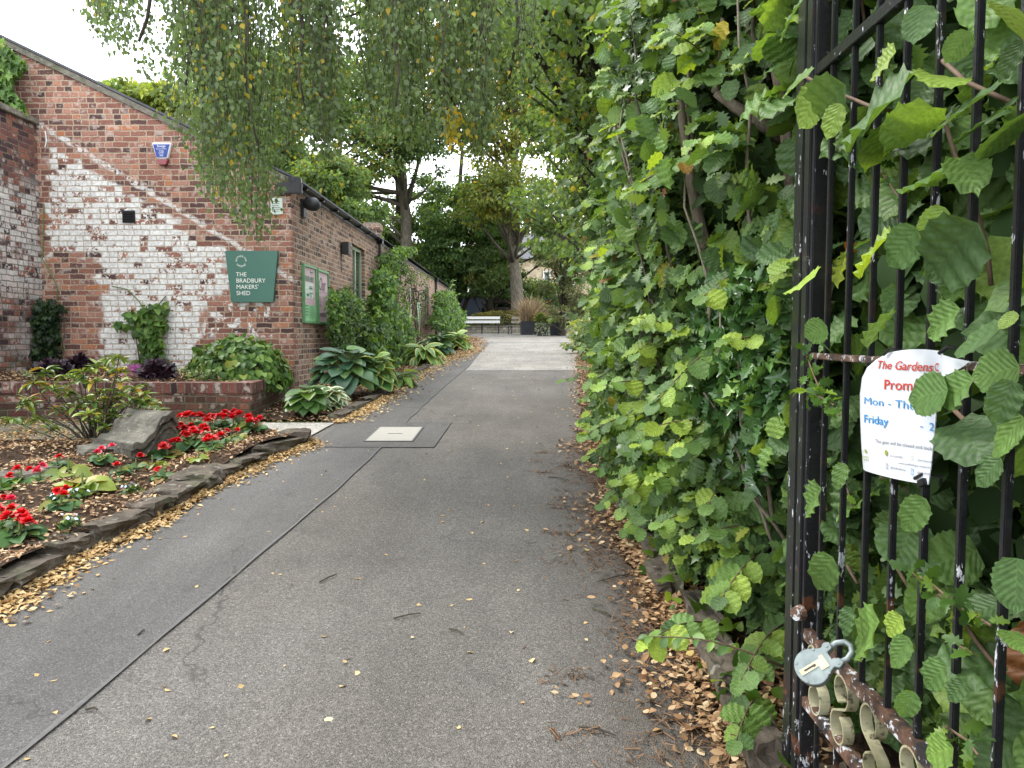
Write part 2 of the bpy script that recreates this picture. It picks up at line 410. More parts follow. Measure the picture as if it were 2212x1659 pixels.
def paint_garden(n, x, y, z, r3):
    hi = n.smooth(z, EYE+2.3, EYE+1.8); 
    patch = n.smooth(n.math('ADD', n.noise(1.3, 5, rough=.65), n.math('MULTIPLY', r3, .12)), .47, .58)
    low = n.smooth(z, EYE+.35, EYE+.8)
    return n.math('MULTIPLY', n.math('MULTIPLY', hi, patch), n.math('MULTIPLY_ADD', low, .32, .30))
REDS = [(0, (.07, .042, .040)), (.14, (.14, .072, .062)), (.38, (.235, .105, .078)), (.65, (.31, .145, .108)), (.86, (.38, .205, .155)), (1, (.40, .16, .08))]
brick_mat('brick_front', REDS, mortar=(.42, .33, .24), paint=paint_front, dark_z=.9)
brick_mat('brick_side', [(p, (c[0]*.92, c[1]*1.15, c[2]*1.15)) for p, c in REDS], mortar=(.50, .41, .31))
brick_mat('brick_garden', [(0, (.03, .02, .025)), (.4, (.10, .05, .055)), (.75, (.19, .075, .06)), (1, (.25, .10, .07))], mortar=(.15, .12, .085), paint=paint_garden, dark_z=1.1)
brick_mat('brick_planter', [(0, (.05, .022, .02)), (.5, (.12, .045, .036)), (.85, (.17, .06, .045)), (1, (.23, .09, .06))], mortar=(.13, .11, .08), dark_z=.62)
brick_mat('brick_coping', [(0, (.035, .02, .02)), (.5, (.11, .045, .04)), (1, (.19, .07, .055))], mortar=(.14, .12, .085), soldier=True)
brick_mat('stone_rubble', [(0, (.16, .15, .12)), (.5, (.27, .25, .20)), (1, (.38, .35, .29))], mortar=(.07, .065, .055), bw=.42, bh=.15)
brick_mat('stone_far', [(0, (.36, .28, .17)), (.5, (.50, .40, .26)), (1, (.62, .52, .36))], mortar=(.42, .36, .26), bw=.45, bh=.2)

# asphalt
def asphalt(name, c, coarse, rough=.88, right_dirt=False, bs=.6):
    n = NT(name); x, y, z = n.xyz()
    v = n.voro(coarse, feature='F1'); f = n.noise(coarse*1.3, 3, rough=.7); g = n.noise(1.1, 4); s = n.voro(coarse*.9, out='Color')
    sx, sy, sz = n.xyz(s)
    colr = n.ramp(sx, [(0, tuple(k*.58 for k in c)), (.55, c), (.93, tuple(k*1.28 for k in c)), (1, tuple(min(.6, k*1.9) for k in c))])
    colr = n.mix(.8, colr, n.ramp(g, [(.3, .80), (.7, 1.16)]), 'MULTIPLY')
    colr = n.mix(.9, colr, n.ramp(n.noise(1.5, 5, vec=n.comb(n.math('MULTIPLY', x, 1.6), n.math('MULTIPLY', y, .35)), rough=.65), [(.34, .84), (.66, 1.12)]), 'MULTIPLY')
    crk = n.smooth(n.voro(.55, vec=n.comb(n.math('ADD', x, n.math('MULTIPLY', n.noise(3, 4), .5)), n.math('ADD', y, n.math('MULTIPLY', n.noise(2.6, 4), .6))), feature='DISTANCE_TO_EDGE'), .0055, .001)
    colr = n.mix(n.math('MULTIPLY', n.math('MULTIPLY', crk, n.smooth(n.noise(.8, 2), .52, .60)), .55), colr, (.035, .033, .03))
    colr = n.mix(.6, colr, n.ramp(n.noise(.45, 3), [(.35, (.95, .92, .88)), (.65, (1.05, 1.05, 1.06))]), 'MULTIPLY')
    if right_dirt:   # dark mossy dirt that has washed along the hedge side
        e = n.math('ADD', n.math('ADD', x, n.math('MULTIPLY', y, -.055)), n.math('MULTIPLY', n.math('SUBTRACT', n.noise(2.2, 5), .5), .55))
        dm = n.math('MULTIPLY', n.smooth(e, -.12, .5), n.smooth(y, 8.5, 6.0))
        dm = n.math('MULTIPLY', dm, n.math('MULTIPLY_ADD', n.smooth(n.noise(16, 4), .35, .6), .5, .5))
        colr = n.mix(n.math('MULTIPLY', dm, .8), colr, (.062, .052, .04))
    st = n.smooth(n.noise(3.7, 5, rough=.7), .60, .70)
    colr = n.mix(n.math('MULTIPLY', st, .32), colr, (.05, .045, .04))
    h = n.math('ADD', n.math('MULTIPLY', v, -1.), n.math('MULTIPLY', f, .7))
    M[name] = n.done(n.principled(colr, rough, .3, 0, n.bump(h, bs, .006))); return M[name]
asphalt('asphalt', (.127, .118, .107), 190, right_dirt=True, bs=.8)
asphalt('asphalt_smooth', (.094, .0905, .0865), 260, bs=.4)
asphalt('concrete', (.205, .196, .178), 60, bs=.3)
asphalt('concrete_slab', (.30, .285, .255), 90, bs=.3)
simple('tar', (.072, .070, .068), .7, .35, 60)
simple('tar_soft', (.094, .090, .086), .8, .2, 40)
simple('cover_metal', (.30, .285, .25), .7, .2, 90, bump=.4)
n = NT('soil'); f = n.noise(35, 6, rough=.7)
M['soil'] = n.done(n.principled(n.ramp(f, [(.3, (.018, .011, .007)), (.55, (.06, .036, .022)), (.75, (.13, .085, .05))]), .95, .2, 0, n.bump(f, 1, .03)))
n = NT('grass_ground'); f = n.noise(12, 6)
M['grass_ground'] = n.done(n.principled(n.ramp(f, [(.3, (.02, .035, .008)), (.7, (.07, .10, .025))]), .95, .2, 0, n.bump(f, 1, .05)))
n = NT('paving'); x, y, z = n.xyz()      # old stone flags, leaf-stained and mossy
vc = n.voro(1.9, vec=n.comb(n.math('MULTIPLY', x, .8), n.math('MULTIPLY', y, 1.7)), feature='DISTANCE_TO_EDGE', rand=.7)
jt = n.smooth(vc, .035, .008); f = n.noise(6, 6, rough=.7); ms = n.smooth(n.noise(3.1, 4), .45, .65)
c = n.mix(n.math('MULTIPLY', ms, .55), n.ramp(f, [(.3, (.10, .09, .07)), (.7, (.27, .24, .19))]), (.085, .095, .03))
M['paving'] = n.done(n.principled(n.mix(jt, c, (.045, .05, .02)), .9, .25, 0, n.bump(n.math('SUBTRACT', f, jt), .6, .02)))
def stone(name, a, b, moss=.4, sc=9):
    n = NT(name); f = n.noise(sc, 7, rough=.68); l = n.smooth(n.noise(5, 5), .52, .68)
    c = n.ramp(f, [(.28, a), (.72, b)]); c = n.mix(n.math('MULTIPLY', l, moss), c, (.075, .085, .04))
    li = n.smooth(n.noise(19, 4), .62, .68); c = n.mix(n.math('MULTIPLY', li, .4), c, (.36, .35, .30))
    M[name] = n.done(n.principled(c, .92, .25, 0, n.bump(n.math('ADD', f, n.math('MULTIPLY', n.voro(22), .25)), 1, .022)))
stone('kerb_stone', (.022, .018, .014), (.135, .11, .085), .45)
stone('carved_stone', (.055, .050, .042), (.175, .165, .135), .45, 6)
stone('coping_stone', (.09, .085, .07), (.24, .22, .18), .6)
simple('slate', (.06, .062, .07), .6, .3, 8)
simple('black_plastic', (.012, .012, .013), .35, .2, 30, bump=0)
simple('lead_dark', (.03, .031, .035), .5, .3, 12)
simple('sage_paint', (.34, .43, .30), .5, .1, 14, bump=.1)
simple('board_green', (.16, .36, .17), .45, .1, 10, bump=0)
n = NT('sign_green'); f = n.noise(3, 3)
M['sign_green'] = n.done(n.principled(n.ramp(f, [(.3, (.030, .120, .085)), (.7, (.036, .140, .098))]), .4, .5))
simple('sign_edge', (.02, .07, .05), .4, .1, 5, bump=0)
simple('lettering', (.78, .80, .72), .5, .02, 5, bump=0)
simple('white_plastic', (.75, .76, .76), .4, .03, 5, bump=0)
simple('blue_plastic', (.02, .05, .28), .35, .05, 5, bump=0)
simple('red_lens', (.22, .012, .02), .2, .05, 5, bump=0, spec=.7)
simple('poster_pale', (.62, .66, .60), .6, .06, 3, bump=0)
simple('poster_pink', (.60, .42, .46), .6, .06, 3, bump=0)
simple('poster_green', (.30, .58, .30), .6, .06, 3, bump=0)
simple('ink_green', (.03, .20, .10), .6, .05, 3, bump=0)
simple('ink_dark', (.05, .05, .06), .6, .05, 3, bump=0)
simple('plaque', (.52, .60, .52), .5, .05, 3, bump=0)
simple('letter_red', (.42, .035, .02), .5, .05, 3, bump=0)
simple('letter_blue', (.03, .19, .42), .5, .05, 3, bump=0)
simple('letter_grey', (.08, .08, .09), .5, .05, 3, bump=0)
simple('letter_olive', (.22, .24, .03), .5, .05, 3, bump=0)
simple('letter_orange', (.85, .22, .03), .5, .05, 3, bump=0)
n = NT('poster_sheet'); f = n.noise(4, 3)
M['poster_sheet'] = n.done(n.principled(n.ramp(f, [(.3, (.46, .49, .54)), (.7, (.56, .575, .60))]), .42, .45, 0, n.bump(f, .25, .02)))
n = NT('glass'); f = n.noise(2, 2)
M['glass'] = n.done(n.principled(n.ramp(f, [(.3, (.012, .02, .016)), (.7, (.05, .07, .055))]), .08, .8))
simple('navy', (.012, .018, .03), .5, .2, 3)
simple('white_paint', (.72, .72, .70), .6, .12, 18)
simple('grey_wood', (.26, .24, .20), .85, .35, 30)
simple('dark_iron', (.018, .018, .02), .5, .3, 30)
simple('planter_black', (.022, .025, .032), .55, .25, 6)
n = NT('iron_paint'); x, y, z = n.xyz()       # black gloss, chipped to grey primer and rust
st = n.comb(n.math('MULTIPLY', x, 1.), y, n.math('MULTIPLY', z, .35))
ch = n.noise(55, 5, vec=st, rough=.7); big = n.noise(6, 3); r = n.smooth(n.noise(13, 4), .60, .66); f = n.noise(150, 3)
lowz = n.smooth(z, EYE-.2, EYE-.75)
chip = n.smooth(n.math('ADD', ch, n.math('ADD', n.math('MULTIPLY', n.math('SUBTRACT', big, .5), .28), n.math('MULTIPLY', lowz, .03))), .645, .66)
c = n.ramp(f, [(.3, (.007, .007, .009)), (.7, (.016, .016, .018))])
c = n.mix(n.math('MULTIPLY', r, n.math('MULTIPLY_ADD', lowz, .7, .15)), c, (.085, .034, .018))
c = n.mix(chip, c, n.ramp(n.noise(25, 2), [(.4, (.26, .27, .30)), (.6, (.50, .51, .53))]))
M['iron_paint'] = n.done(n.principled(c, n.math('MULTIPLY_ADD', chip, .4, .28), .5, 0, n.bump(n.math('ADD', n.math('MULTIPLY', chip, -1), n.math('MULTIPLY', n.noise(60, 4), 1.)), .45, .003)))
n = NT('iron_worn'); ch = n.noise(38, 5, rough=.7); r = n.noise(11, 5, rough=.7)
c = n.ramp(r, [(.40, (.012, .011, .012)), (.50, (.06, .032, .020)), (.62, (.13, .07, .045))])
c = n.mix(n.smooth(ch, .56, .60), c, (.40, .41, .42))
M['iron_worn'] = n.done(n.principled(c, .6, .45, 0, n.bump(ch, .8, .004)))
n = NT('scroll_paint'); f = n.noise(30, 6, rough=.7); l = n.noise(9, 4)
M['scroll_paint'] = n.done(n.principled(n.mix(n.smooth(f, .56, .66), n.ramp(l, [(.3, (.17, .155, .085)), (.7, (.36, .34, .22))]), (.06, .05, .03)), .65, .4, 0, n.bump(f, .6, .003)))
n = NT('galvanised'); f = n.noise(40, 5)
M['galvanised'] = n.done(n.principled(n.ramp(f, [(.3, (.12, .145, .145)), (.7, (.21, .245, .24))]), .42, .5, .35, n.bump(f, .2, .002)))
simple('brass', (.42, .36, .24), .4, .25, 50, metal=.6)
def bark(name, a, b, sc=14, lich=.2):
    n = NT(name); x, y, z = n.xyz(); v = n.comb(x, y, n.math('MULTIPLY', z, .3)); f = n.noise(sc, 6, vec=v, rough=.7)
    c = n.ramp(f, [(.3, a), (.7, b)]); l = n.smooth(n.noise(7, 4), .5, .65)
    c = n.mix(n.math('MULTIPLY', l, lich), c, (.14, .17, .08))
    M[name] = n.done(n.principled(c, .9, .2, 0, n.bump(f, 1, .02)))
bark('bark_grey', (.055, .045, .036), (.20, .175, .14)); bark('bark_dark', (.022, .018, .014), (.075, .062, .048), 9)
bark('bark_hazel', (.10, .075, .055), (.27, .225, .18), 22, .15); simple('twig', (.10, .062, .038), .8, .4, 30, bump=0)
simple('green_stem', (.10, .15, .04), .6, .2, 30, bump=0)
# foliage
leafmat('lf_hazel', [(0, (.050, .095, .035)), (.4, (.080, .150, .045)), (.68, (.135, .235, .050)), (.93, (.26, .36, .05)), (.975, (.40, .34, .04)), (1, (.16, .06, .015))], .40, .50, .30, veins=1., vfreq=8)
leafmat('lf_hazel_far', [(0, (.045, .09, .03)), (.4, (.075, .145, .04)), (.7, (.13, .23, .05)), (.96, (.25, .35, .05)), (1, (.34, .28, .04))], .42, .52, .28)
leafmat('lf_hedge_shade', [(0, (.015, .03, .010)), (.7, (.035, .07, .02)), (1, (.09, .15, .035))], .3, .7, .12)  # inner hedge leaves, colour darkened to paint shade into the gaps
leafmat('lf_holly', [(0, (.035, .080, .026)), (.6, (.060, .135, .036)), (.9, (.12, .23, .04)), (1, (.18, .30, .045))], .15, .25, .5, clump=.2)
leafmat('lf_maple', [(0, (.05, .095, .03)), (.6, (.09, .16, .045)), (.9, (.17, .25, .05)), (.97, (.34, .30, .05)), (1, (.20, .07, .02))], .4, .5, .3)
leafmat('lf_ivy', [(0, (.035, .07, .022)), (.6, (.075, .135, .035)), (1, (.10, .17, .035))], .2, .4, .4)
leafmat('lf_birch', [(0, (.085, .125, .060)), (.5, (.14, .195, .080)), (.84, (.19, .27, .09)), (.90, (.32, .30, .05)), (.97, (.50, .33, .03)), (1, (.30, .12, .035))], .50, .42, .35, clump=.25, tcol=(1.1, 1.2, .65))
leafmat('lf_dark', [(0, (.060, .115, .045)), (.6, (.110, .200, .062)), (.93, (.20, .30, .07)), (1, (.32, .22, .04))], .42, .55, .3)
leafmat('lf_mid', [(0, (.070, .120, .050)), (.6, (.120, .195, .068)), (.92, (.21, .29, .08)), (1, (.42, .28, .05))], .48, .55, .3)
leafmat('lf_yellow', [(0, (.09, .13, .035)), (.5, (.18, .22, .045)), (.85, (.26, .26, .03)), (1, (.48, .32, .03))], .45, .55, .3)
leafmat('lf_lime', [(0, (.10, .15, .03)), (.6, (.22, .28, .05)), (1, (.34, .36, .07))], .45, .55, .3)
leafmat('lf_pine', [(0, (.06, .085, .035)), (.6, (.13, .155, .055)), (1, (.20, .15, .07))], .15, .6, .2)
leafmat('lf_yew', [(0, (.06, .07, .02)), (.5, (.14, .15, .035)), (.8, (.23, .19, .05)), (1, (.22, .13, .04))], .2, .6, .2)
leafmat('lf_hedge_dark', [(0, (.006, .016, .006)), (.7, (.016, .036, .012)), (1, (.04, .07, .02))], .15, .5, .3)
leafmat('lf_clematis', [(0, (.03, .07, .015)), (.6, (.07, .15, .022)), (.9, (.15, .25, .03)), (1, (.24, .33, .05))], .4, .45, .35)
leafmat('lf_climber', [(0, (.040, .085, .024)), (.6, (.085, .175, .038)), (1, (.21, .34, .055))], .35, .45, .35)
leafmat('lf_epimedium', [(0, (.045, .10, .022)), (.6, (.095, .19, .036)), (.93, (.19, .30, .06)), (1, (.30, .33, .07))], .3, .5, .35)
leafmat('lf_hosta_blue', [(0, (.045, .105, .060)), (.6, (.075, .165, .085)), (1, (.15, .26, .06))], .22, .42, .4, veins=.35, vfreq=0.01)
leafmat('lf_hosta_edge', [(0, (.05, .14, .05)), (.6, (.09, .22, .06)), (1, (.15, .28, .06))], .28, .42, .4, margin=((.42, .46, .12), .62))
leafmat('lf_hosta_white', [(0, (.05, .12, .05)), (1, (.09, .19, .06))], .28, .45, .4, margin=((.62, .64, .42), .48))
leafmat('lf_hosta_green', [(0, (.05, .12, .03)), (.6, (.08, .17, .04)), (1, (.15, .25, .04))], .28, .42, .4, veins=.3, vfreq=0.01)
leafmat('lf_varieg', [(0, (.07, .13, .05)), (.6, (.24, .30, .16)), (1, (.50, .52, .30))], .35, .5, .3)
leafmat('lf_heuchera', [(0, (.012, .008, .014)), (.7, (.03, .016, .026)), (1, (.07, .025, .035))], .1, .35, .4)
leafmat('lf_heather', [(0, (.25, .05, .22)), (.7, (.45, .14, .42)), (1, (.55, .30, .5))], .2, .6, .2)
leafmat('lf_rhodo', [(0, (.06, .12, .03)), (.55, (.13, .20, .04)), (.86, (.24, .30, .06)), (.93, (.42, .33, .04)), (1, (.45, .20, .02))], .25, .38, .4)
leafmat('lf_begonia', [(0, (.035, .085, .035)), (.6, (.07, .145, .045)), (.88, (.13, .20, .03)), (1, (.18, .10, .03))], .22, .55, .2)
leafmat('lf_begonia_lime', [(0, (.13, .20, .03)), (.7, (.24, .28, .04)), (1, (.25, .13, .03))], .35, .45, .35)
leafmat('petal_red', [(0, (.38, .004, .006)), (.7, (.58, .010, .010)), (1, (.72, .03, .05))], .22, .5, .3, tcol=(1.2, .7, .7))
leafmat('petal_pink', [(0, (.55, .02, .07)), (1, (.75, .08, .14))], .22, .5, .3, tcol=(1.2, .8, .8))
leafmat('petal_white', [(0, (.5, .55, .75)), (1, (.75, .75, .85))], .2, .5, .3, tcol=(1, 1, 1))
leafmat('litter_tan', [(0, (.10, .050, .025)), (.3, (.24, .135, .065)), (.65, (.42, .275, .15)), (.9, (.55, .43, .27)), (1, (.52, .38, .10))], .12, .7, .2, clump=.15, tcol=(1, .8, .5))
leafmat('litter_gold', [(0, (.17, .095, .04)), (.3, (.36, .22, .09)), (.7, (.52, .37, .17)), (1, (.66, .56, .34))], .12, .7, .2, clump=.15, tcol=(1, .8, .5))
leafmat('litter_brown', [(0, (.05, .028, .016)), (.5, (.13, .075, .040)), (1, (.27, .16, .085))], .08, .7, .2, clump=.15, tcol=(1, .8, .5))
leafmat('dry_grass', [(0, (.20, .14, .08)), (.6, (.42, .32, .20)), (1, (.55, .46, .32))], .3, .7, .2, tcol=(1, .9, .7))

# ================================================================== GROUND AND PATHS
def interpX(pts):
    P = sorted([(G(*p).y, G(*p).x) for p in pts]); ys = np.array([p[0] for p in P]); xs = np.array([p[1] for p in P])
    return lambda y: np.interp(y, ys, xs)
KERB = [(0, 1308.6), (105, 1251.6), (228, 1185.6), (318, 1140.7), (402, 1095.6), (492, 1035.6), (561, 1002.6), (657, 956)]
EDGE_L = KERB+[(670, 962), (730, 915), (810, 869.6), (874.6, 825), (949, 783), (1006, 762), (1031, 737), (1012, 726)]
_e = [(G(*p).y, G(*p).x) for p in EDGE_L]; _e0 = _e[0]; _e1 = _e[1]; sl = (_e1[1]-_e0[1])/(_e1[0]-_e0[0])
_ex = np.array([(-8, _e0[1]-sl*(_e0[0]+8)*.35)]+_e+[(38.5, -2.6), (60, -3)]); _ex = _ex[np.argsort(_ex[:, 0])]
XL = lambda y: np.interp(y, _ex[:, 0], _ex[:, 1])
XR = lambda y: np.interp(y, [-8, 2, 2.75, 4.1, 6.4, 9, 14, 22, 33, 41], [.72, .66, .60, .56, .62, .72, 1.08, 1.7, 2.5, 4.6])
SEAM1 = [(45, 1659), (435, 1310), (728, 1062), (820, 973)]; SEAM2 = [(876, 914.6), (1008.7, 794.6), (1044, 752), (1052, 746)]
_s = [(G(*p).y, G(*p).x) for p in SEAM1+SEAM2]; _sx = np.array([(-8, _s[0][1]-1.2)]+_s); XS = lambda y: np.interp(y, _sx[:, 0], _sx[:, 1])
def ysamp(y0, y1): return np.unique(np.concatenate([[y0, y1], np.arange(math.ceil(y0/.25)*.25, y1, .25)]))
def strip(name, y0, y1, xl, xr, off, mat, m=4, skirt=0, wob=0.):
    ys = ysamp(y0, y1); b = MB()
    f = lambda g, y: float(g(y)) if callable(g) else g
    V = []
    for y in ys:
        a, c = f(xl, y), f(xr, y)
        for i in range(m+1):
            x = a+(c-a)*i/m
            if wob and i in (0, m): x += wob*math.sin(y*7.3+i)+wob*.6*math.sin(y*17.1+2*i)
            V.append((x, y, float(gz(y))+off))
    k = m+1; F = [(j*k+i, j*k+i+1, (j+1)*k+i+1, (j+1)*k+i) for j in range(len(ys)-1) for i in range(m)]
    b.add(V, F)
    me = bpy.data.meshes.new(name); me.from_pydata(b.V, [], b.F); me.update()
    return props(link_mesh(name, me, mat), kind='structure')
# base terrain far beyond the view
gb = MB(); ys = list(ysamp(-8, 62))+[80, 120, 200, 390]; xs = [-300, -60, -20, -8, -4, 0, 4, 8, 20, 60, 300]
gb.add([(x, y, float(gz(y))-.03) for y in ys for x in xs], [(j*11+i, j*11+i+1, (j+1)*11+i+1, (j+1)*11+i) for j in range(len(ys)-1) for i in range(10)])
me = bpy.data.meshes.new('ground'); me.from_pydata(gb.V, [], gb.F); props(link_mesh('ground', me, M['grass_ground']), kind='structure')
strip('soil', -7, 42, lambda y: XR(y)-.25, lambda y: XR(y)+3.2, -.012, M['soil'], 6)
strip('soil', 8.2, 41, XW, lambda y: float(XL(y))+.02, -.008, M['soil'], 3)
strip('path', -7.5, 41, lambda y: float(XL(y))-.12, XR, 0., M['asphalt'], 6, wob=.02)
P4 = [G(670, 968), G(937, 968), G(974.6, 914.6), G(735, 914.6)]; PY0 = (P4[0].y+P4[1].y)/2; PY1 = (P4[2].y+P4[3].y)/2
strip('path_strip', -7.5, PY0, lambda y: float(XL(y))-.11, lambda y: float(XS(y)), .004, M['asphalt_smooth'], 2, wob=.006)
strip('path_strip', PY1, G(1052, 746).y, lambda y: float(XL(y))-.11, lambda y: float(XS(y)), .004, M['asphalt_smooth'], 2, wob=.006)
strip('tar_seam', -7.5, PY0, lambda y: float(XS(y))-.016, lambda y: float(XS(y))+.001, .0075, M['tar_soft'], 1, wob=.005)
strip('tar_seam', -7.5, PY0, lambda y: float(XS(y))-.001, lambda y: float(XS(y))+.0022, .0085, M['tar'], 1, wob=.004)
strip('tar_seam', PY1, G(1052, 746).y, lambda y: float(XS(y))-.014, lambda y: float(XS(y))+.006, .0075, M['tar'], 1, wob=.008)
lin = lambda a, b: (lambda y: a.x+(b.x-a.x)*(y-a.y)/(b.y-a.y))
strip('path_patch', PY0, PY1, lin(P4[0], P4[3]), lin(P4[1], P4[2]), .006, M['asphalt_smooth'], 3)
strip('tar_seam', PY0-.006, PY0+.004, P4[0].x, P4[1].x, .0095, M['tar'], 3)
strip('tar_seam', PY1-.004, PY1+.006, P4[3].x, P4[2].x, .0095, M['tar'], 3)
l = lin(P4[1], P4[2]); strip('tar_seam', PY0, PY1, lambda y: l(y)-.005, lambda y: l(y)+.005, .0092, M['tar'], 1)
CY0 = G(1100, 801).y; CY1 = G(1165, 741).y
strip('concrete_area', CY0, CY1, lambda y: float(XS(y))+.03, lambda y: float(XR(y))-.02, .005, M['concrete'], 4)
strip('concrete_area', CY1+.25, 40.8, -2.3, lambda y: float(XR(y))-.02, .005, M['concrete'], 4)
C = [G(788, 955), G(890, 955), G(913, 926.5), G(820.8, 926)]
mc = thing('inspection_cover', 'pale metal inspection cover set in the dark patch of path', 'drain cover', (C[0]+C[2])/2)
b = MB(); b.add([c+Vector((0, 0, .0085)) for c in C]+[c+Vector((0, 0, .012)) for c in C], [(4, 5, 6, 7), (0, 1, 5, 4), (1, 2, 6, 5), (2, 3, 7, 6), (3, 0, 4, 7)]); b.build('cover_plate', M['cover_metal'], mc)
b = MB(); cc = sum(C, Vector())/4
for i in range(4):
    p, q = C[i]+Vector((0, 0, .0098)), C[(i+1) % 4]+Vector((0, 0, .0098)); b.bar(p+(p-cc)*.02, q+(q-cc)*.02, .018, .006)
b.build('cover_frame', M['tar'], mc)
b = MB(); b.box((cc.x-.07, cc.y-.012, cc.z+.012), (cc.x+.07, cc.y+.012, cc.z+.0135)); b.build('lifting_slot', M['tar'], mc)
g1 = G(1020, 741)
mc = thing('inspection_cover', 'small pale cover far up the path by the bend', 'drain cover', g1)
a1, a2, a3, a4 = G(1001, 744), G(1031, 744), G(1031, 740.3), G(1006, 740.3)
b = MB(); b.add([v+Vector((0, 0, .012)) for v in (a1, a2, a3, a4)], [(0, 1, 2, 3)]); b.build('cover_plate', M['cover_metal'], mc)
# small sunken channel covers further up the left strip
S1 = [G(1075, 905)]
a1, a2, a3, a4 = G(925, 795), G(942, 795), G(962, 786), G(950, 786)
mc = thing('inspection_cover', 'worn grey cover beside the leaves below the pale hostas', 'drain cover', a1)
b = MB(); b.add([v+Vector((0, 0, .0098)) for v in (a1, a2, a3, a4)], [(0, 1, 2, 3)]); b.build('cover_plate', M['concrete_slab'], mc)

# entry slab and flag-stone patio on the left
SY0, SY1 = G(620, 948).y, G(650, 917).y
strip('slab_path', SY0, SY1, G(470, 925).x, lambda y: float(XL(y))-.02, .012, M['concrete_slab'], 3)
strip('patio', -2, 10.6, -16, lambda y: float(np.interp(y, [-2, 3, 6, SY0, SY1, 8.3, 9], [-4.4, -4.4, -4.2, -2.75, -2.9, -2.75, -3])), .004, M['paving'], 4)
# flower bed
BXL = lambda y: float(np.interp(y, [0, 5.0, 5.9, 6.5, 7.2, SY0-.02], [-7.5, -5.4, -5.2, -4.5, -3.5, -2.62]))
bedh = lambda x, y: float(gz(y))+.085+.03*math.sin(x*3.1+y*2.3)+.02*math.sin(x*7.7-y*5.1)
def bed_fn(u, v):
    y = 1.0+(SY0-.03-1.0)*v; x0 = BXL(y); x1 = float(XL(y))-.10; x = x0+(x1-x0)*u
    edge = min(1, min(u*(x1-x0), 9)/.25); return (x, y, bedh(x, y)*edge+(float(gz(y))+.01)*(1-edge)+.0)
b = MB(); b.grid(60, 70, bed_fn); props(b.build('flower_bed', M['soil'], smooth=True), kind='structure')
# kerb stones round the bed
ks_n = 0
def rough_stone(name, label, cat, c, dx, dy, dz, rz, mat, group=None, seed=0, flat=.5, sub=3):
    import bmesh
    bm = bmesh.new(); bmesh.ops.create_cube(bm, size=1); bmesh.ops.subdivide_edges(bm, edges=bm.edges, cuts=sub, use_grid_fill=True)
    rr = random.Random(seed)
    from mathutils import noise as mn
    for v in bm.verts:
        p = v.co.copy(); q = mn.noise_vector(p*2.2+Vector((seed*7.1, 3, 1))); k = mn.noise_vector(p*6+Vector((seed*3.1, 3, 1)))
        r = p.length/.87; p *= 1-.14*max(0, r-.62)
        p += q*.15+k*.09; v.co = Vector((p.x*dx, p.y*dy, p.z*dz+.5*dz*(1)))
    me = bpy.data.meshes.new(name); bm.to_mesh(me); bm.free()
    o = link_mesh(name, me, mat); o.location = c; o.rotation_euler = (0, 0, rz); return props(o, label, cat, group)
ky = 1.6; order = ['nearest the camera', 'second']
kst = []
while ky < 7.25:
    L = random.uniform(.24, .60)
    if ky+L > SY0-.02: L = SY0-.02-ky
    if L < .15: break
    y0, y1 = ky, ky+L; x0, x1 = float(XL(y0)), float(XL(y1)); kst.append((y0, y1, x0, x1)); ky += L+.012
looks = ['long flat', 'short cracked', 'dark damp', 'pale flat topped', 'chipped', 'mossy', 'low sunken', 'thick', 'narrow', 'broken', 'rounded', 'rough']
for i, (y0, y1, x0, x1) in enumerate(kst):
    cx, cyy = (x0+x1)/2-.13+random.uniform(-.02, .025), (y0+y1)/2; rz = math.atan2(y1-y0, x1-x0)
    w = random.uniform(.20, .32); h = random.uniform(.095, .135)
    lab = f"{looks[i % 12]} kerb stone edging the flower bed, number {i+1} from the nearest"
    rough_stone('kerb_stone', lab, 'kerb stone', (cx, cyy, float(gz(cyy))-.02), math.hypot(x1-x0, y1-y0)+.01, w, h, rz, M['kerb_stone'], 'rough kerb stones along the flower bed', seed=i+1, sub=4)
# far kerbs of the planted strip beside the building
ky = PY1+.1; i = 0
while ky < 17:
    L = random.uniform(.5, .8); y0, y1 = ky, ky+L; x0, x1 = float(XL(y0)), float(XL(y1))
    rough_stone('kerb_stone', f"low dark kerb stone below the hostas, number {i+1} going up the path", 'kerb stone', ((x0+x1)/2-.07, (y0+y1)/2, float(gz((y0+y1)/2))-.03), math.hypot(x1-x0, L), .15, .085, math.atan2(L, x1-x0), M['kerb_stone'], 'low kerb stones along the hosta border', seed=40+i)
    ky += L+.015; i += 1
# kerb stones half buried below the hedge
for i in range(11):
    y0 = 1.35+i*.42; x = float(XR(y0+.2))+.16+.05*math.sin(i*2.1)
    rough_stone('kerb_stone', f"grey kerb stone half buried under the hazel hedge, number {i+1} going up the path", 'kerb stone', (x, y0+.2, float(gz(y0+.2))-.04), .41, .13, .11, R(90+random.uniform(-5, 5)), M['kerb_stone'], 'kerb stones under the hedge', seed=80+i)
for i, (p, s, l) in enumerate([((30, 1066), (.42, .3, .09), 'broad weathered rock at the left border of the bed'), ((98, 1050), (.22, .22, .08), 'small weathered rock next to the broad rock'), ((10, 1100), (.25, .2, .04), 'low flat rock at the left photo edge'), ((215, 1000), (.28, .2, .08), 'brown flat rock below the carved stone')]):
    g = G(*p); rough_stone('rock', l, 'rock', g+Vector((0, 0, .0)), s[0], s[1], s[2]+.06, .3*i, M['carved_stone'], seed=120+i, sub=4)
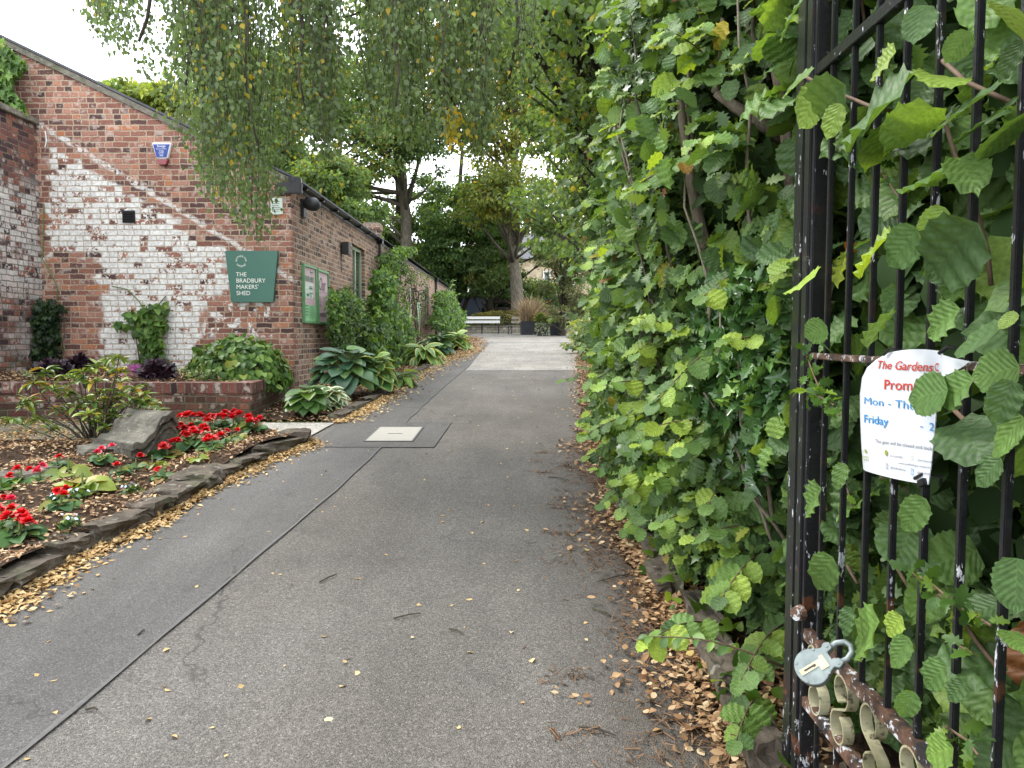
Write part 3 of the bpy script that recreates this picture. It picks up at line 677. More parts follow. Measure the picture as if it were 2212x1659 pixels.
# ================================================================== BUILDINGS
ZE = EYE+2.10       # eave height
bld = thing('brick_building', 'red brick workshop with whitewash patches on its gable wall', 'building', (XW, YW, float(gz(YW))))
pk = onY(37, 112, YW); ev = onY(609, 392, YW); sl_ = (pk.z-ev.z)/(ev.x-pk.x)
XPK = -9.2; ZPK = ev.z+(ev.x-XPK)*sl_
gab = [(XW, -.3), (XW, ZE), (XW, ev.z-.02), (XPK, ZPK-.02), (-15, ZPK-.02-(-XPK+15)*sl_*-1 if False else ev.z), (-15, -.3)]
Y17 = onX(816, 523, XW).y
b = MB(); b.prism(gab, lambda a, c, d: (a, d, c), YW, YW+.24); b.build('front_wall', M['brick_front'], bld)
# side wall with a window opening
def wall_with_holes(name, X, y0, y1, z0, z1, holes, mat, parent, th=.24):
    b = MB(); ys = sorted({y0, y1, *[h[0] for h in holes], *[h[1] for h in holes]})
    for a, c in zip(ys[:-1], ys[1:]):
        hs = [h for h in holes if h[0] <= a+1e-6 and h[1] >= c-1e-6]
        z = z0
        for h in sorted(hs, key=lambda h: h[2]): 
            b.box((X-th, a, z), (X, c, h[2])); z = h[3]
        b.box((X-th, a, z), (X, c, z1))
    return b.build(name, mat, parent)
W1 = (onX(762, 600, XW).y, onX(788, 600, XW).y, EYE+.45, EYE+1.74)
wall_with_holes('side_wall', XW, YW+.24, Y17, -.3, ZE, [W1], M['brick_side'], bld)
def window(parent, X, w, nsash=2, name='window', sill=True, thick=.06):
    y0, y1, z0, z1 = w; b = MB(); xf = X-.07
    f = thick
    b.box((xf-.05, y0, z0), (xf, y0+f, z1)); b.box((xf-.05, y1-f, z0), (xf, y1, z1)); b.box((xf-.05, y0+f, z1-f), (xf, y1-f, z1)); b.box((xf-.05, y0+f, z0), (xf, y1-f, z0+f))
    for k in range(1, nsash):
        ym = y0+(y1-y0)*k/nsash; b.box((xf-.05, ym-f*.55, z0+f), (xf+.004, ym+f*.55, z1-f))
    o = b.build(name, M['sage_paint'], parent)
    p = MB(); p.box((xf-.035, y0+f, z0+f), (xf-.03, y1-f, z1-f)); p.build('pane', M['glass'], o)
    if sill:
        s = MB(); s.box((X-.09, y0-.03, z0-.06), (X+.05, y1+.03, z0-.003)); s.build('sill', M['sage_paint'], o)
    return o
window(bld, XW, W1, 2)
# brick lintel course over the window
b = MB()
for k in range(14):
    yk = W1[0]-.05+k*((W1[1]-W1[0]+.1)/14); b.box((XW-.02, yk+.006, W1[3]+.002), (XW+.012, yk+(W1[1]-W1[0]+.1)/14-.006, W1[3]+.215))
b.build('lintel', M['brick_side'], bld)
# gable coping: a thin stone verge following the slope
u = Vector((ev.x-XPK, 0, ev.z-ZPK)).normalized()
b = MB(); b.prism([(XPK, ZPK-.015), (XW+.02, ev.z-.035-.0), (XW+.02, ev.z+.045), (XPK, ZPK+.07)], lambda a, c, d: (a, d, c), YW-.035, YW+.26); b.build('verge', M['coping_stone'], bld)
b = MB()
def roofp(x): return ZPK+.10-(x-XPK)*sl_ if x > XPK else ZPK+.10-(XPK-x)*sl_*.8
b.prism([(XPK, ZPK+.073), (XW+.14, ev.z+.0), (XW+.14, ev.z+.03), (XPK, ZPK+.11), (-15, ZPK-2.6), (-15, ZPK-2.64)], lambda a, c, d: (a, d, c), YW-.05, Y17); b.build('roof', M['slate'], bld)
def gutter(parent, X, y0, y1, z):
    b = MB(); n_ = 8
    prof = [(X+.035+.055*math.cos(math.pi+math.pi*i/n_), z+.055*math.sin(math.pi+math.pi*i/n_)) for i in range(n_+1)]
    prof += [(p[0]*1+(.006 if p[0] < X+.035 else -.006), p[1]+.004) for p in reversed(prof)]
    b.prism(prof, lambda a, c, d: (a, d, c), y0, y1)
    b.box((X-.006, y0, z-.10), (X-.001+.012, y1, z+.03))
    yy = y0+.5
    while yy < y1: b.box((X+.002, yy, z-.075), (X+.10, yy+.05, z-.052)); b.box((X+.088, yy, z-.06), (X+.10, yy+.05, z+.012)); yy += .95
    return b.build('gutter', M['black_plastic'], parent)
gutter(bld, XW+.01, YW-.06, Y17+.1, ZE+.06)
b = MB(); b.box((XW-.20, YW-.05, ev.z-.17), (XW+.17, YW-.004, ev.z-.02)); b.box((XW-.02, YW-.055, ev.z-.16), (XW+.16, YW+.02, ev.z+.05)); b.build('eave_box', M['black_plastic'], bld, bevel=.008)
def downpipe(parent, X, y, z0, z1, r=.035, mat='black_plastic'):
    b = MB(); b.tube([(X+.06, y, z0), (X+.06, y, z1-.12), (X+.05, y, z1)], r, 10); b.box((X+.001, y-.09, z1-.12), (X+.13, y+.09, z1+.02))
    zz = z0+.5
    while zz < z1-.2: b.tube([(X+.06, y, zz), (X+.06, y, zz+.05)], r+.012, 10); zz += .9
    return b.build('downpipe', M[mat], parent)
downpipe(bld, XW, Y17-.07, float(gz(Y17)), ZE+.06)
v = (onY(265.5, 468, YW), onY(292.5, 468, YW)); vz = (onY(280, 481.5, YW).z, onY(280, 455, YW).z)
b = MB(); b.box((v[0].x, YW-.02, vz[0]), (v[1].x, YW-.001, vz[1]))
for k in range(6):
    zc = vz[0]+.02+k*(vz[1]-vz[0]-.03)/6; b.box((v[0].x+.012, YW-.034, zc), (v[1].x-.012, YW-.021, zc+.010), rot=Matrix.Rotation(R(25), 3, 'X'))
b.build('vent', M['dark_iron'], bld)
# chimney
cp = onY(806, 500, 18.6)
b = MB(); b.box((cp.x-.17, 18.42, ZE-.3), (cp.x+.17, 18.78, ZE+.42)); b.box((cp.x-.20, 18.39, ZE+.422), (cp.x+.20, 18.81, ZE+.56)); ch_ = b.build('chimney', M['brick_side'], bld)
b = MB(); b.box((cp.x-.18, 18.41, ZE+.563), (cp.x+.18, 18.79, ZE+.60)); b.build('chimney_cap', M['coping_stone'], ch_, bevel=.01)

# lower range of the same yard
Yend = onX(977, 650, XW).y
low = thing('brick_outbuilding', 'long low brick range beyond the black downpipe with pale green windows', 'building', (XW, Y17, float(gz(Y17))))
Z2 = ZE+.04
wi2 = (onX(846, 600, XW).y, onX(861, 600, XW).y, EYE+.7, EYE+1.72)
wi3 = (onX(917, 650, XW).y, onX(925.8, 650, XW).y, EYE+.45, EYE+1.68)
dr = (onX(884, 650, XW).y, onX(893.4, 650, XW).y, float(gz(22.5))+.02, EYE+1.42)
wall_with_holes('side_wall', XW, Y17, Yend, 0, Z2-.02, [wi2, wi3, dr], M['brick_side'], low)
b = MB(); b.prism([(XW-.24, 0), (XW-.24, Z2-.03), (-6.5, Z2+1.3), (-9.5, Z2-.03), (-9.5, 0)], lambda a, c, d: (a, d, c), Yend-.24, Yend-.002); b.build('end_wall', M['brick_side'], low)
window(low, XW, wi2, 2); window(low, XW, wi3, 2)
b = MB(); b.box((XW-.12, dr[0], dr[2]), (XW-.06, dr[0]+.08, dr[3])); b.box((XW-.12, dr[1]-.08, dr[2]), (XW-.06, dr[1], dr[3])); b.box((XW-.12, dr[0]+.08, dr[3]-.08), (XW-.06, dr[1]-.08, dr[3])); df = b.build('door_frame', M['white_paint'], low)
b = MB(); b.box((XW-.11, dr[0]+.085, dr[2]+.01), (XW-.075, dr[1]-.085, dr[3]-.085)); d_ = b.build('door', M['sage_paint'], low)
b = MB(); b.box((XW-.074, dr[0]+.2, dr[2]+1.0), (XW-.070, dr[1]-.2, dr[3]-.2)); b.build('pane', M['glass'], d_)
# corrugated roof: ribs run down the slope
b = MB(); ny = int((Yend-Y17)/.11)*2
def corr(u_, v_):
    y = Y17+.02+(Yend+.1-Y17)*u_; x = XW+.13+(-6.5-XW-.13)*v_; return (x, y, Z2+.02+(x-XW-.13)*-.40+.012*math.sin(y/.11*math.pi))
b.grid(ny, 2, corr); b.grid(4, 1, lambda u_, v_: (-6.5-3.2*v_, Y17+(Yend+.1-Y17)*u_, Z2+1.47-1.3*v_))
b.build('roof', M['lead_dark'], low)
b = MB(); b.box((XW-.05, Y17+.02, Z2-.07), (XW+.025, Yend+.08, Z2-.012)); b.build('fascia', M['black_plastic'], low)
downpipe(low, XW, onX(939, 650, XW).y, float(gz(29)), Z2, .045)
downpipe(low, XW, onX(946, 690, XW).y, float(gz(30)), Z2-.9, .035, 'white_paint')
# wall lamps
def lantern(px, py, label, loc=None):
    p = onX(px, py, XW); t = thing('wall_lantern', label, 'lamp', (XW, p.y, p.z), 'black lanterns by the doors')
    b = MB(); b.bar((XW, p.y, p.z+.16), (XW+.16, p.y, p.z+.2), .02, .02); b.bar((XW+.16, p.y, p.z+.2), (XW+.16, p.y, p.z+.12), .02, .02); b.build('bracket', M['dark_iron'], t)
    b = MB()
    for sx in (-1, 1):
        for sy in (-1, 1): b.bar((XW+.16+sx*.06, p.y+sy*.06, p.z-.12), (XW+.16+sx*.08, p.y+sy*.08, p.z+.08), .014, .014)
    b.add([(XW+.06, p.y-.1, p.z+.08), (XW+.26, p.y-.1, p.z+.08), (XW+.26, p.y+.1, p.z+.08), (XW+.06, p.y+.1, p.z+.08), (XW+.16, p.y, p.z+.16)], [(0, 1, 4), (1, 2, 4), (2, 3, 4), (3, 0, 4), (3, 2, 1, 0)]); b.box((XW+.09, p.y-.07, p.z-.14), (XW+.23, p.y+.07, p.z-.12)); b.build('lamp_frame', M['dark_iron'], t)
lantern(887, 637, 'black lantern hanging over the outbuilding door nearer the camera')
lantern(904, 640, 'black lantern over the green notice by the far door')
p = onX(737, 537, XW); t = thing('wall_lamp', 'dark box wall lamp left of the tall green window', 'lamp', p)
b = MB(); b.box((XW+.002, p.y-.05, p.z-.09), (XW+.03, p.y+.05, p.z+.09)); b.build('back_plate', M['dark_iron'], t)
b = MB(); b.box((XW+.03, p.y-.09, p.z-.10), (XW+.15, p.y+.09, p.z+.11)); b.build('lamp_body', M['lead_dark'], t, bevel=.006)
b = MB(); b.tube([(XW+.006, p.y-.04, p.z-.1), (XW+.006, p.y-.04, p.z-.42)], .006, 6); b.build('cable', M['dark_iron'], t)
p = onY(650, 446, YW+.55); t = thing('security_light', 'round black floodlight under the gutter at the building corner', 'lamp', (XW, p.y, p.z))
b = MB(); b.box((XW+.002, p.y-.08, p.z-.16), (XW+.05, p.y+.08, p.z+.10)); b.build('back_plate', M['lead_dark'], t, bevel=.008)
b = MB(); b.tube([(XW+.05, p.y, p.z+.03), (XW+.09, p.y-.02, p.z+.04), (XW+.19, p.y-.05, p.z+.02), (XW+.25, p.y-.07, p.z-.01), (XW+.265, p.y-.075, p.z-.02)], [.06, .09, .10, .07, .02], 16); b.build('lamp_head', M['lead_dark'], t, smooth=True)

# ---------------- signs on the building
tl, tr, br, bl = onY(486, 541.6, YW-.06), onY(600, 541.6, YW-.06), onY(590, 653, YW-.06), onY(499.6, 652.6, YW-.06)
sg = thing('building_sign', 'green tapered sign with white lettering on the front gable wall', 'sign', (bl+br)/2)
b = MB(); b.add([tl, tr, br, bl]+[q+Vector((0, .05, 0)) for q in (tl, tr, br, bl)], [(0, 3, 2, 1), (4, 5, 6, 7), (0, 1, 5, 4), (1, 2, 6, 5), (2, 3, 7, 6), (3, 0, 4, 7)]); b.build('sign_panel', M['sign_green'], sg, bevel=.003)
W_ = tr.x-tl.x; H_ = tl.z-bl.z
def s_fn(ax, az, rot=0):
    c, s_ = math.cos(rot), math.sin(rot)
    return lambda x, y: Vector((ax+x*c-y*s_, tl.y-.004, az+x*s_+y*c))
X0 = onY(510, 600, YW-.06).x
for i, (w, py) in enumerate([('THE', 597), ('BRADBURY', 610.5), ('MAKERS’', 624), ('SHED', 637.5)]):
    text_mesh('lettering', w, .082, s_fn(X0, onY(510, py, YW-.06).z), M['lettering'], sg, sx=.98)
cx_, cz_ = onY(521, 564, YW-.06).x, onY(521, 564, YW-.06).z
def arc_text(word, r, a0, a1, flip=False):
    for i, chh in enumerate(word):
        a = a0+(a1-a0)*i/(len(word)-1)
        rr = r; rot = a-math.pi/2 if not flip else a+math.pi/2
        base = s_fn(cx_+rr*math.cos(a), cz_+rr*math.sin(a), rot)
        text_mesh('emblem_letter', chh, .036, base, M['lettering'], sg, align='CENTER', weight=.0)
arc_text('GATHERING', .055, R(178), R(5)); arc_text('GROUND', .082, R(222), R(318), True)
# alarm box
p = onY(354, 333, YW); s = YW/FPX
t = thing('alarm_box', 'white and blue burglar alarm box with red base high on the gable', 'alarm', (p.x, YW, p.z))
def trap(w0, w1, z0, z1, y0, y1, mat, name, par, bev=.01):
    b = MB(); b.prism([(p.x-w0/2, p.z+z0), (p.x+w0/2, p.z+z0), (p.x+w1/2, p.z+z1), (p.x-w1/2, p.z+z1)], lambda a, c, d: (a, d, c), y0, y1); return b.build(name, M[mat], par, bevel=bev)
trap(22*s, 42*s, -12*s, 22*s, YW-.07, YW-.002, 'white_plastic', 'alarm_case', t, .012)
trap(21*s, 35*s, -9*s, 18*s, YW-.0745, YW-.0705, 'blue_plastic', 'alarm_face', t, 0)
trap(16*s, 25*s, -24*s, -12.5*s, YW-.065, YW-.002, 'red_lens', 'strobe_lens', t, .006)
for w, z_, sz in (('Savage', 12, .045), ('Security Systems', 7.5, .021), ('01246', 2.5, .026), ('237991', -1.5, .026), ('SSS', -7, .035)):
    text_mesh('lettering', w, sz, (lambda zz: lambda x, y: Vector((p.x+x, YW-.076, p.z+zz*s+y)))(z_), M['lettering'], t, align='CENTER')
q0, q1 = onY(585, 463, YW-.01), onY(610, 428, YW-.01)
t = thing('wall_plaque', 'small pale green plaque near the top right corner of the gable', 'plaque', (q0+q1)/2)
b = MB(); b.box((q0.x, YW-.014, q0.z), (q1.x, YW-.001, q1.z)); b.build('plaque_panel', M['plaque'], t)
b = MB()
for k in range(6): b.box((q0.x+.02, YW-.0162, q1.z-.05-k*.026), (q1.x-.03-.01*(k % 3), YW-.0145, q1.z-.044-k*.026))
b.build('lettering', M['ink_dark'], t)
# cable loop on the corner
b = MB(); pp = [onY(*q, YW-.02) for q in ((97, 283), (99, 292), (100, 305), (97, 318))]; b.tube(pp, .008, 6); props(b.build('cable', M['white_plastic'], bld))
# notice boards on the side wall
def notice(y0, y1, z0, z1, label, kind_):
    t = thing('notice_board', label, 'notice board', (XW, (y0+y1)/2, z0), 'green framed notice boards on the side wall'); X = XW+.045; f = .035
    b = MB(); b.box((XW+.001, y0, z0), (X, y0+f, z1)); b.box((XW+.001, y1-f, z0), (X, y1, z1)); b.box((XW+.001, y0+f, z0), (X, y1-f, z0+f)); b.box((XW+.001, y0+f, z1-f), (X, y1-f, z1)); b.build('frame', M['board_green'], t, bevel=.003)
    a, c, e, g_ = y0+f, y1-f, z0+f, z1-f; xs_ = XW+.022
    fn = lambda ya, za: (lambda x, y: Vector((xs_+.003, ya+x, za+y)))
    w = c-a; h = g_-e
    if kind_ == 0:
        b = MB(); b.box((XW+.002, a, e), (xs_, c, g_)); po = b.build('poster', M['poster_pink'], t)
        b = MB(); b.box((xs_, a, e), (xs_+.0015, c, e+h*.30)); b.build('poster_panel', M['poster_green'], po)
        b = MB(); b.box((xs_, a+.12*w, e+.42*h), (xs_+.0012, a+.80*w, e+.72*h)); b.build('poster_panel', M['poster_pale'], po)
        text_mesh('lettering', 'FOR HIRE', .088*w/.5, fn(a+.12*w, e+.74*h), M['ink_green'], po, sx=.95, weight=.002)
        b = MB()
        b.box((xs_+.0013, a+.46*w, e+.60*h), (xs_+.003, a+.74*w, e+.63*h)); b.box((xs_+.0013, a+.48*w, e+.64*h), (xs_+.003, a+.72*w, e+.655*h))
        b.box((xs_+.0013, a+.22*w, e+.46*h), (xs_+.003, a+.44*w, e+.51*h)); b.box((xs_+.0013, a+.46*w, e+.52*h), (xs_+.003, a+.8*w, e+.535*h)); b.box((xs_+.0013, a+.55*w, e+.44*h), (xs_+.003, a+.62*w, e+.52*h))
        b.tube([(xs_+.003, a+.55*w, e+.93*h), (xs_+.003, a+.66*w, e+.915*h), (xs_+.003, a+.8*w, e+.935*h)], .008, 5)
        for k in range(4): b.box((xs_+.0016, a+.06*w, e+(.27-.055*k)*h), (xs_+.003, a+.34*w, e+(.285-.055*k)*h))
        for k in range(12): b.box((xs_+.0016, a+.46*w, e+(.275-.02*k)*h), (xs_+.0028, a+(.9-.05*(k % 3))*w, e+(.279-.02*k)*h))
        b.build('print', M['ink_green'], po)
    else:
        b = MB(); b.box((XW+.002, a, e), (xs_, c, g_)); po = b.build('poster', M['poster_pink'], t)
        text_mesh('lettering', 'Our', .24*w/.5, fn(a+.08*w, e+.63*h), M['ink_dark'], po, sx=.8, shear=.3)
        b = MB(); b.box((xs_+.0006, a+.1*w, e+.595*h), (xs_+.002, a+.9*w, e+.602*h))
        for k in range(9):
            b.box((xs_+.0006, a+.1*w, e+(.50-.022*k)*h), (xs_+.002, a+(.22+.05*(k % 3))*w, e+(.505-.022*k)*h)); b.box((xs_+.0006, a+.55*w, e+(.50-.022*k)*h), (xs_+.002, a+(.72+.04*(k % 4))*w, e+(.505-.022*k)*h))
        for k in range(4): b.box((xs_+.0006, a+.1*w, e+(.17-.02*k)*h), (xs_+.002, a+(.85-.1*(k % 2))*w, e+(.176-.02*k)*h))
        b.build('print', M['ink_dark'], po)
    return t
y0, y1, y2, y3 = onX(652, 640, XW).y, onX(679.5, 640, XW).y, onX(682.5, 640, XW).y, onX(706, 640, XW).y
notice(y0, y1, EYE+.19, EYE+1.05, 'green framed notice board with pale hire poster, nearest the building corner', 0)
notice(y2, y3, EYE+.19, EYE+1.04, 'green framed notice board with plain pink poster, next to the climbing shrub', 1)
y0, y1 = onX(897.5, 690, XW).y, onX(905, 690, XW).y
t = thing('wall_notice', 'tall pale green notice by the outbuilding door', 'sign', (XW, (y0+y1)/2, EYE+.1))
b = MB(); b.box((XW+.01, y0, EYE+.12), (XW+.05, y1, EYE+1.05)); b.build('notice_panel', M['sage_paint'], t, bevel=.01)
b = MB()
for k in range(8): b.box((XW+.0505, y0+.1, EYE+.95-k*.09), (XW+.052, y1-.15-.08*(k % 3), EYE+.97-k*.09))
b.build('print', M['ink_green'], t)

# ---------------- garden wall on the left
gw = thing('garden_wall', 'old whitewashed brick garden wall meeting the gable on the left', 'wall', (XG, YW, float(gz(YW))))
zt = EYE+2.88
b = MB(); b.box((XG-.35, 4.5, -.2), (XG, YW-.003, zt)); b.build('brickwork', M['brick_garden'], gw)
b = MB(); yy = 4.5
while yy < YW-.1:
    L = min(.9, YW-.01-yy); b.box((XG-.42, yy, zt+.003), (XG+.055, yy+L-.008, zt+.085)); yy += L
b.build('coping', M['coping_stone'], gw, bevel=.008)
# ---------------- brick planter in front of the gable
A_ = G(545, 908); fx1 = A_.x; fy = A_.y; pz = onY(545, 827, fy).z
pl = thing('brick_planter', 'low raised brick planter along the foot of the gable wall', 'planter', (fx1-2, fy, float(gz(fy))))
B_ = Vector((XW+.02, YW-.004, 0)); bx0 = -11.0
b = MB(); b.prism([(bx0, fy), (fx1, fy), (B_.x, B_.y), (B_.x-.22, B_.y), (fx1-.2, fy+.22), (bx0, fy+.22)], lambda a, c, d: (a, c, d), 0, pz-.115); b.build('planter_wall', M['brick_planter'], pl)
b = MB(); b.prism([(bx0, fy-.008), (fx1+.01, fy-.008), (B_.x+.01, B_.y), (B_.x-.23, B_.y), (fx1-.21, fy+.23), (bx0, fy+.23)], lambda a, c, d: (a, c, d), pz-.112, pz); b.build('planter_coping', M['brick_coping'], pl)
def pf(u_, v_):
    y = fy+.2+(YW-.01-fy-.2)*v_; xr = fx1-.2+(B_.x-.2-fx1+.2)*v_; x = bx0+(xr-bx0)*u_
    return (x, y, pz-.03+.03*math.sin(x*4)*math.sin(y*5)+.05*v_)
b = MB(); b.grid(60, 12, pf); b.build('planter_soil', M['soil'], pl, smooth=True)
PZ = pz; FY = fy; FX = fx1
# ================================================================== GATE
GX = .78
gate = thing('iron_gate', 'open black iron gate with chipped paint folded back against the hedge', 'gate', (GX, .6, float(gz(1.3))))
zb = EYE-1.20; ztp = EYE+1.06
def u2y(px): return onX(px, 1000, GX).y
YS0, YS1 = 2.03, 2.15
b = MB()
b.box((GX-.022, YS0+.062, zb), (GX+.020, YS1, ztp+.05)); b.box((GX-.020, YS0+.018, zb+.001), (GX+.022, YS0+.056, ztp+.052)); b.box((GX-.006, YS0+.05, zb+.002), (GX+.016, YS0+.07, ztp+.04)); b.box((GX-.014, YS0-.002, zb+.003), (GX+.034, YS0+.017, ztp+.03))
b.build('stile', M['iron_paint'], gate, bevel=.0025)
ybars = [YS0-.075-.1225*k for k in range(11)]
for y in ybars:
    b = MB(); b.box((GX-.0066, y-.0066, EYE-.785), (GX+.0066, y+.0066, ztp+.10)); b.build('bar', M['iron_paint'], gate, bevel=.002)
    b = MB(); b.box((GX-.006, y-.006, zb), (GX+.006, y+.006, EYE-.985)); b.build('bar', M['iron_paint'], gate, bevel=.002)
YH = .60
for z, m, h in ((EYE-.052, 'iron_worn', .016), (EYE+.685, 'iron_paint', .030), (EYE-.800, 'iron_worn', .034), (EYE-.985, 'iron_worn', .030), (ztp-.02, 'iron_paint', .03), (zb+.02, 'iron_paint', .03)):
    b = MB(); b.box((GX-.0125, YH, z-h/2), (GX+.0115, YS0+.012, z+h/2)); b.build('rail', M[m], gate, bevel=.002)
b = MB(); b.box((GX-.03, YH-.05, zb), (GX+.03, YH, ztp+.05)); b.build('stile', M['iron_paint'], gate, bevel=.003)
b = MB(); b.tube([(GX-.02, YS0+.0, EYE-.742), (GX-.04, YS0-.01, EYE-.742)], [.022, .018], 10); b.build('latch_boss', M['iron_worn'], gate)
def ribbon(pts, w, t):
    """flat iron strip lying in the gate plane: pts are (y,z)"""
    b = MB(); P = [Vector((0, p[0], p[1])) for p in pts]; V = []; k = len(P)
    for i, p in enumerate(P):
        d = (P[min(i+1, k-1)]-P[max(i-1, 0)]).normalized(); n_ = Vector((0, -d.z, d.y))
        for sx, sn in ((-1, -1), (1, -1), (1, 1), (-1, 1)): V.append((GX+sx*w/2, p.y+n_.y*sn*t/2, p.z+n_.z*sn*t/2))
    F = [(0, 1, 2, 3), ((k-1)*4+3, (k-1)*4+2, (k-1)*4+1, (k-1)*4)]
    for i in range(k-1):
        for j in range(4): F.append((i*4+j, i*4+(j+1) % 4, i*4+4+(j+1) % 4, i*4+4+j))
    b.add(V, F); return b
zc = EYE-.893
def scroll(yc, flip):
    r = .043; hb = .088; pts = []
    for i in range(22):                      # upper curl spiralling outwards
        a = R(-75+i*14.5); rr = r*(.72+.28*i/21)
        pts.append((yc+flip*(-.006+rr*math.cos(a))*1., zc+hb-r+.003+rr*math.sin(a)))
    last = pts[-1]
    low = []
    for i in range(22):
        a = R(-75+i*14.5); rr = r*(.72+.28*i/21)
        low.append((yc+flip*(.006-rr*math.cos(a)), zc-hb+r-.003-rr*math.sin(a)))
    mid = [(last[0]*(1-t)+low[-1][0]*t, last[1]*(1-t)+low[-1][1]*t) for t in (.33, .66)]
    return pts+mid+low[::-1]
for k in range(9):
    y = YS0-.045-.16*k
    ribbon(scroll(y-.03, 1 if k % 2 else -1), .026, .0045).build('scroll', M['scroll_paint'], gate, smooth=False)
gp = thing('gate_post', 'black iron hinge post carrying the open gate', 'post', (GX, .45, float(gz(.45))))
b = MB(); b.box((GX-.06, .38, float(gz(.45))-.1), (GX+.06, .50, EYE+1.3)); b.build('post_shaft', M['iron_paint'], gp, bevel=.005)

# ---------------- printed opening-times sheet tied to the bars
SX = .757
cv = lambda x, y: ((1850+x/3.017)*.8848, (750+y/3.017)*.8848)
sh = thing('gate_notice', 'curled white sheet with red and blue opening times tied to the gate bars', 'notice', onX(*cv(1000, 1250), SX))
Lp = [(737, 1190), (722, 1000), (714, 800), (713, 640), (728, 520), (765, 445), (830, 385), (880, 352)]
Rp = [(1255, 1308), (1275, 1180), (1292, 1020), (1305, 880), (1315, 760), (1325, 640), (1330, 540), (1345, 325)]
def bound(Pp, t):
    f = t*(len(Pp)-1); i = min(int(f), len(Pp)-2); a = f-i; return (Pp[i][0]*(1-a)+Pp[i+1][0]*a, Pp[i][1]*(1-a)+Pp[i+1][1]*a)
def sheet(u, v):
    l, r_ = bound(Lp, v), bound(Rp, v); x = l[0]*(1-u)+r_[0]*u; y = l[1]*(1-u)+r_[1]*u-(28*math.sin(math.pi*u)*v**3)+(12*math.sin(math.pi*u)*(1-v)**3)
    p = onX(*cv(x, y), SX); e = max(0, .16-u)/.16
    return Vector((p.x+.012*e*e+.004*max(0, v-.85)/.15, p.y, p.z))
b = MB(); b.grid(20, 28, lambda u, v: sheet(u, v)); V0 = list(b.V); b.add([Vector(v)+Vector((.0016, 0, 0)) for v in V0], [tuple(reversed(f)) for f in b.F[:560]])
b.build('paper', M['poster_sheet'], sh, smooth=True)
b = MB(); fl = [(1345, 330), (1400, 352), (1500, 374), (1640, 398), (1600, 432), (1520, 470), (1400, 512), (1328, 540)]
F3 = [onX(*cv(*q), SX) for q in fl]; F3 = [f+Vector((-.018*math.sin(math.pi*i/7), 0, 0)) for i, f in enumerate(F3)]; b.add(F3, [(0, 1, 6, 7), (1, 2, 5, 6), (2, 3, 4, 5)]); b.build('torn_flap', M['poster_sheet'], sh)
def fit(body, a, c, cap, mat, par=sh, shear=0, weight=0.):
    P = onX(*cv(*a), SX-.0016); Q = onX(*cv(*c), SX-.0016); U = (Q-P); L = U.length; U.normalize(); Vv = Vector((0, 0, 1))
    cy = onX(*cv(a[0], a[1]-cap), SX-.0016); H = (cy-P).length
    cu = bpy.data.curves.new('m', 'FONT'); cu.body = body; cu.shear = shear; o_ = bpy.data.objects.new('m', cu); col.objects.link(o_); bpy.context.view_layer.update(); wd = max(.01, o_.dimensions.x); bpy.data.objects.remove(o_); bpy.data.curves.remove(cu)
    sz = H/.73; sx = L/(wd*sz)
    return text_mesh('lettering', body, sz, lambda x, y: P+U*x+Vv*y, mat, par, sx=sx, shear=shear, weight=weight)
RD, BL, GR = M['letter_red'], M['letter_blue'], M['letter_grey']
fit('The Gardens', (870, 450), (1275, 474), 62, RD, shear=.25, weight=.0003); fit('C', (1302, 470), (1328, 472), 62, RD, weight=.0003)
fit('Promptly', (925, 604), (1300, 622), 76, RD, weight=.0003)
fit('Mon - Thurs', (778, 712), (1235, 765), 56, BL); fit('Friday', (778, 846), (953, 872), 60, BL, weight=.0003); fit('-', (1190, 898), (1212, 900), 60, BL); fit('2', (1262, 908), (1292, 912), 62, BL, weight=.0003)
fit('The gate will be closed and lock', (864, 996), (1284, 1056), 26, GR); fit('0114 250 0500', (972, 1100), (1064, 1114), 15, GR); fit('parksand', (1178, 1130), (1274, 1146), 15, GR)
fit('www.sheffield.gov.uk/parks', (1032, 1152), (1270, 1188), 14, GR); fit('@SheffieldParks', (974, 1186), (1088, 1208), 15, GR); fit('@ParksSheff', (1172, 1222), (1264, 1236), 15, GR)
fit('Better', (768, 1105), (818, 1112), 18, M['letter_olive']); fit('Parks', (768, 1126), (816, 1133), 18, M['letter_olive'])
def disc(c, r0, r1, mat, a0=0, a1=360):
    b = MB(); P = onX(*cv(*c), SX-.0018); s = (onX(*cv(c[0], c[1]-100), SX).z-P.z)/100; n_ = 18; V = []
    for i in range(n_+1):
        a = R(a0+(a1-a0)*i/n_); V += [P+Vector((0, -math.cos(a)*r0*s*1.15, math.sin(a)*r0*s)), P+Vector((0, -math.cos(a)*r1*s*1.15, math.sin(a)*r1*s))]
    b.add(V, [(2*i, 2*i+1, 2*i+3, 2*i+2) for i in range(n_)]); b.build('emblem', mat, sh)
disc((793, 1072), 24, 28, M['letter_olive'], -10, 190); disc((793, 1062), 2, 12, M['letter_olive']); disc((945, 1072), 2, 21, M['letter_olive']); disc((1137, 1112), 15, 18, M['letter_olive'])
for i, (q, w) in enumerate((((951, 1172), 13), ((1137, 1212), 14))):
    P = onX(*cv(*q), SX-.0018); s = .00058; b = MB()
    b.bar(P+Vector((0, w*s*.5, w*s*.7)), P+Vector((0, -w*s*.5, w*s*.7)), .0005, .0008); b.bar(P+Vector((0, w*s*.5, -w*s*.7)), P+Vector((0, -w*s*.5, -w*s*.7)), .0005, .0008)
    b.bar(P+Vector((0, w*s*.5, w*s*.7)), P+Vector((0, w*s*.5, -w*s*.7)), .0005, .0008); b.bar(P+Vector((0, -w*s*.5, w*s*.7)), P+Vector((0, -w*s*.5, -w*s*.7)), .0005, .0008); b.build('emblem', GR if i == 0 else BL, sh)
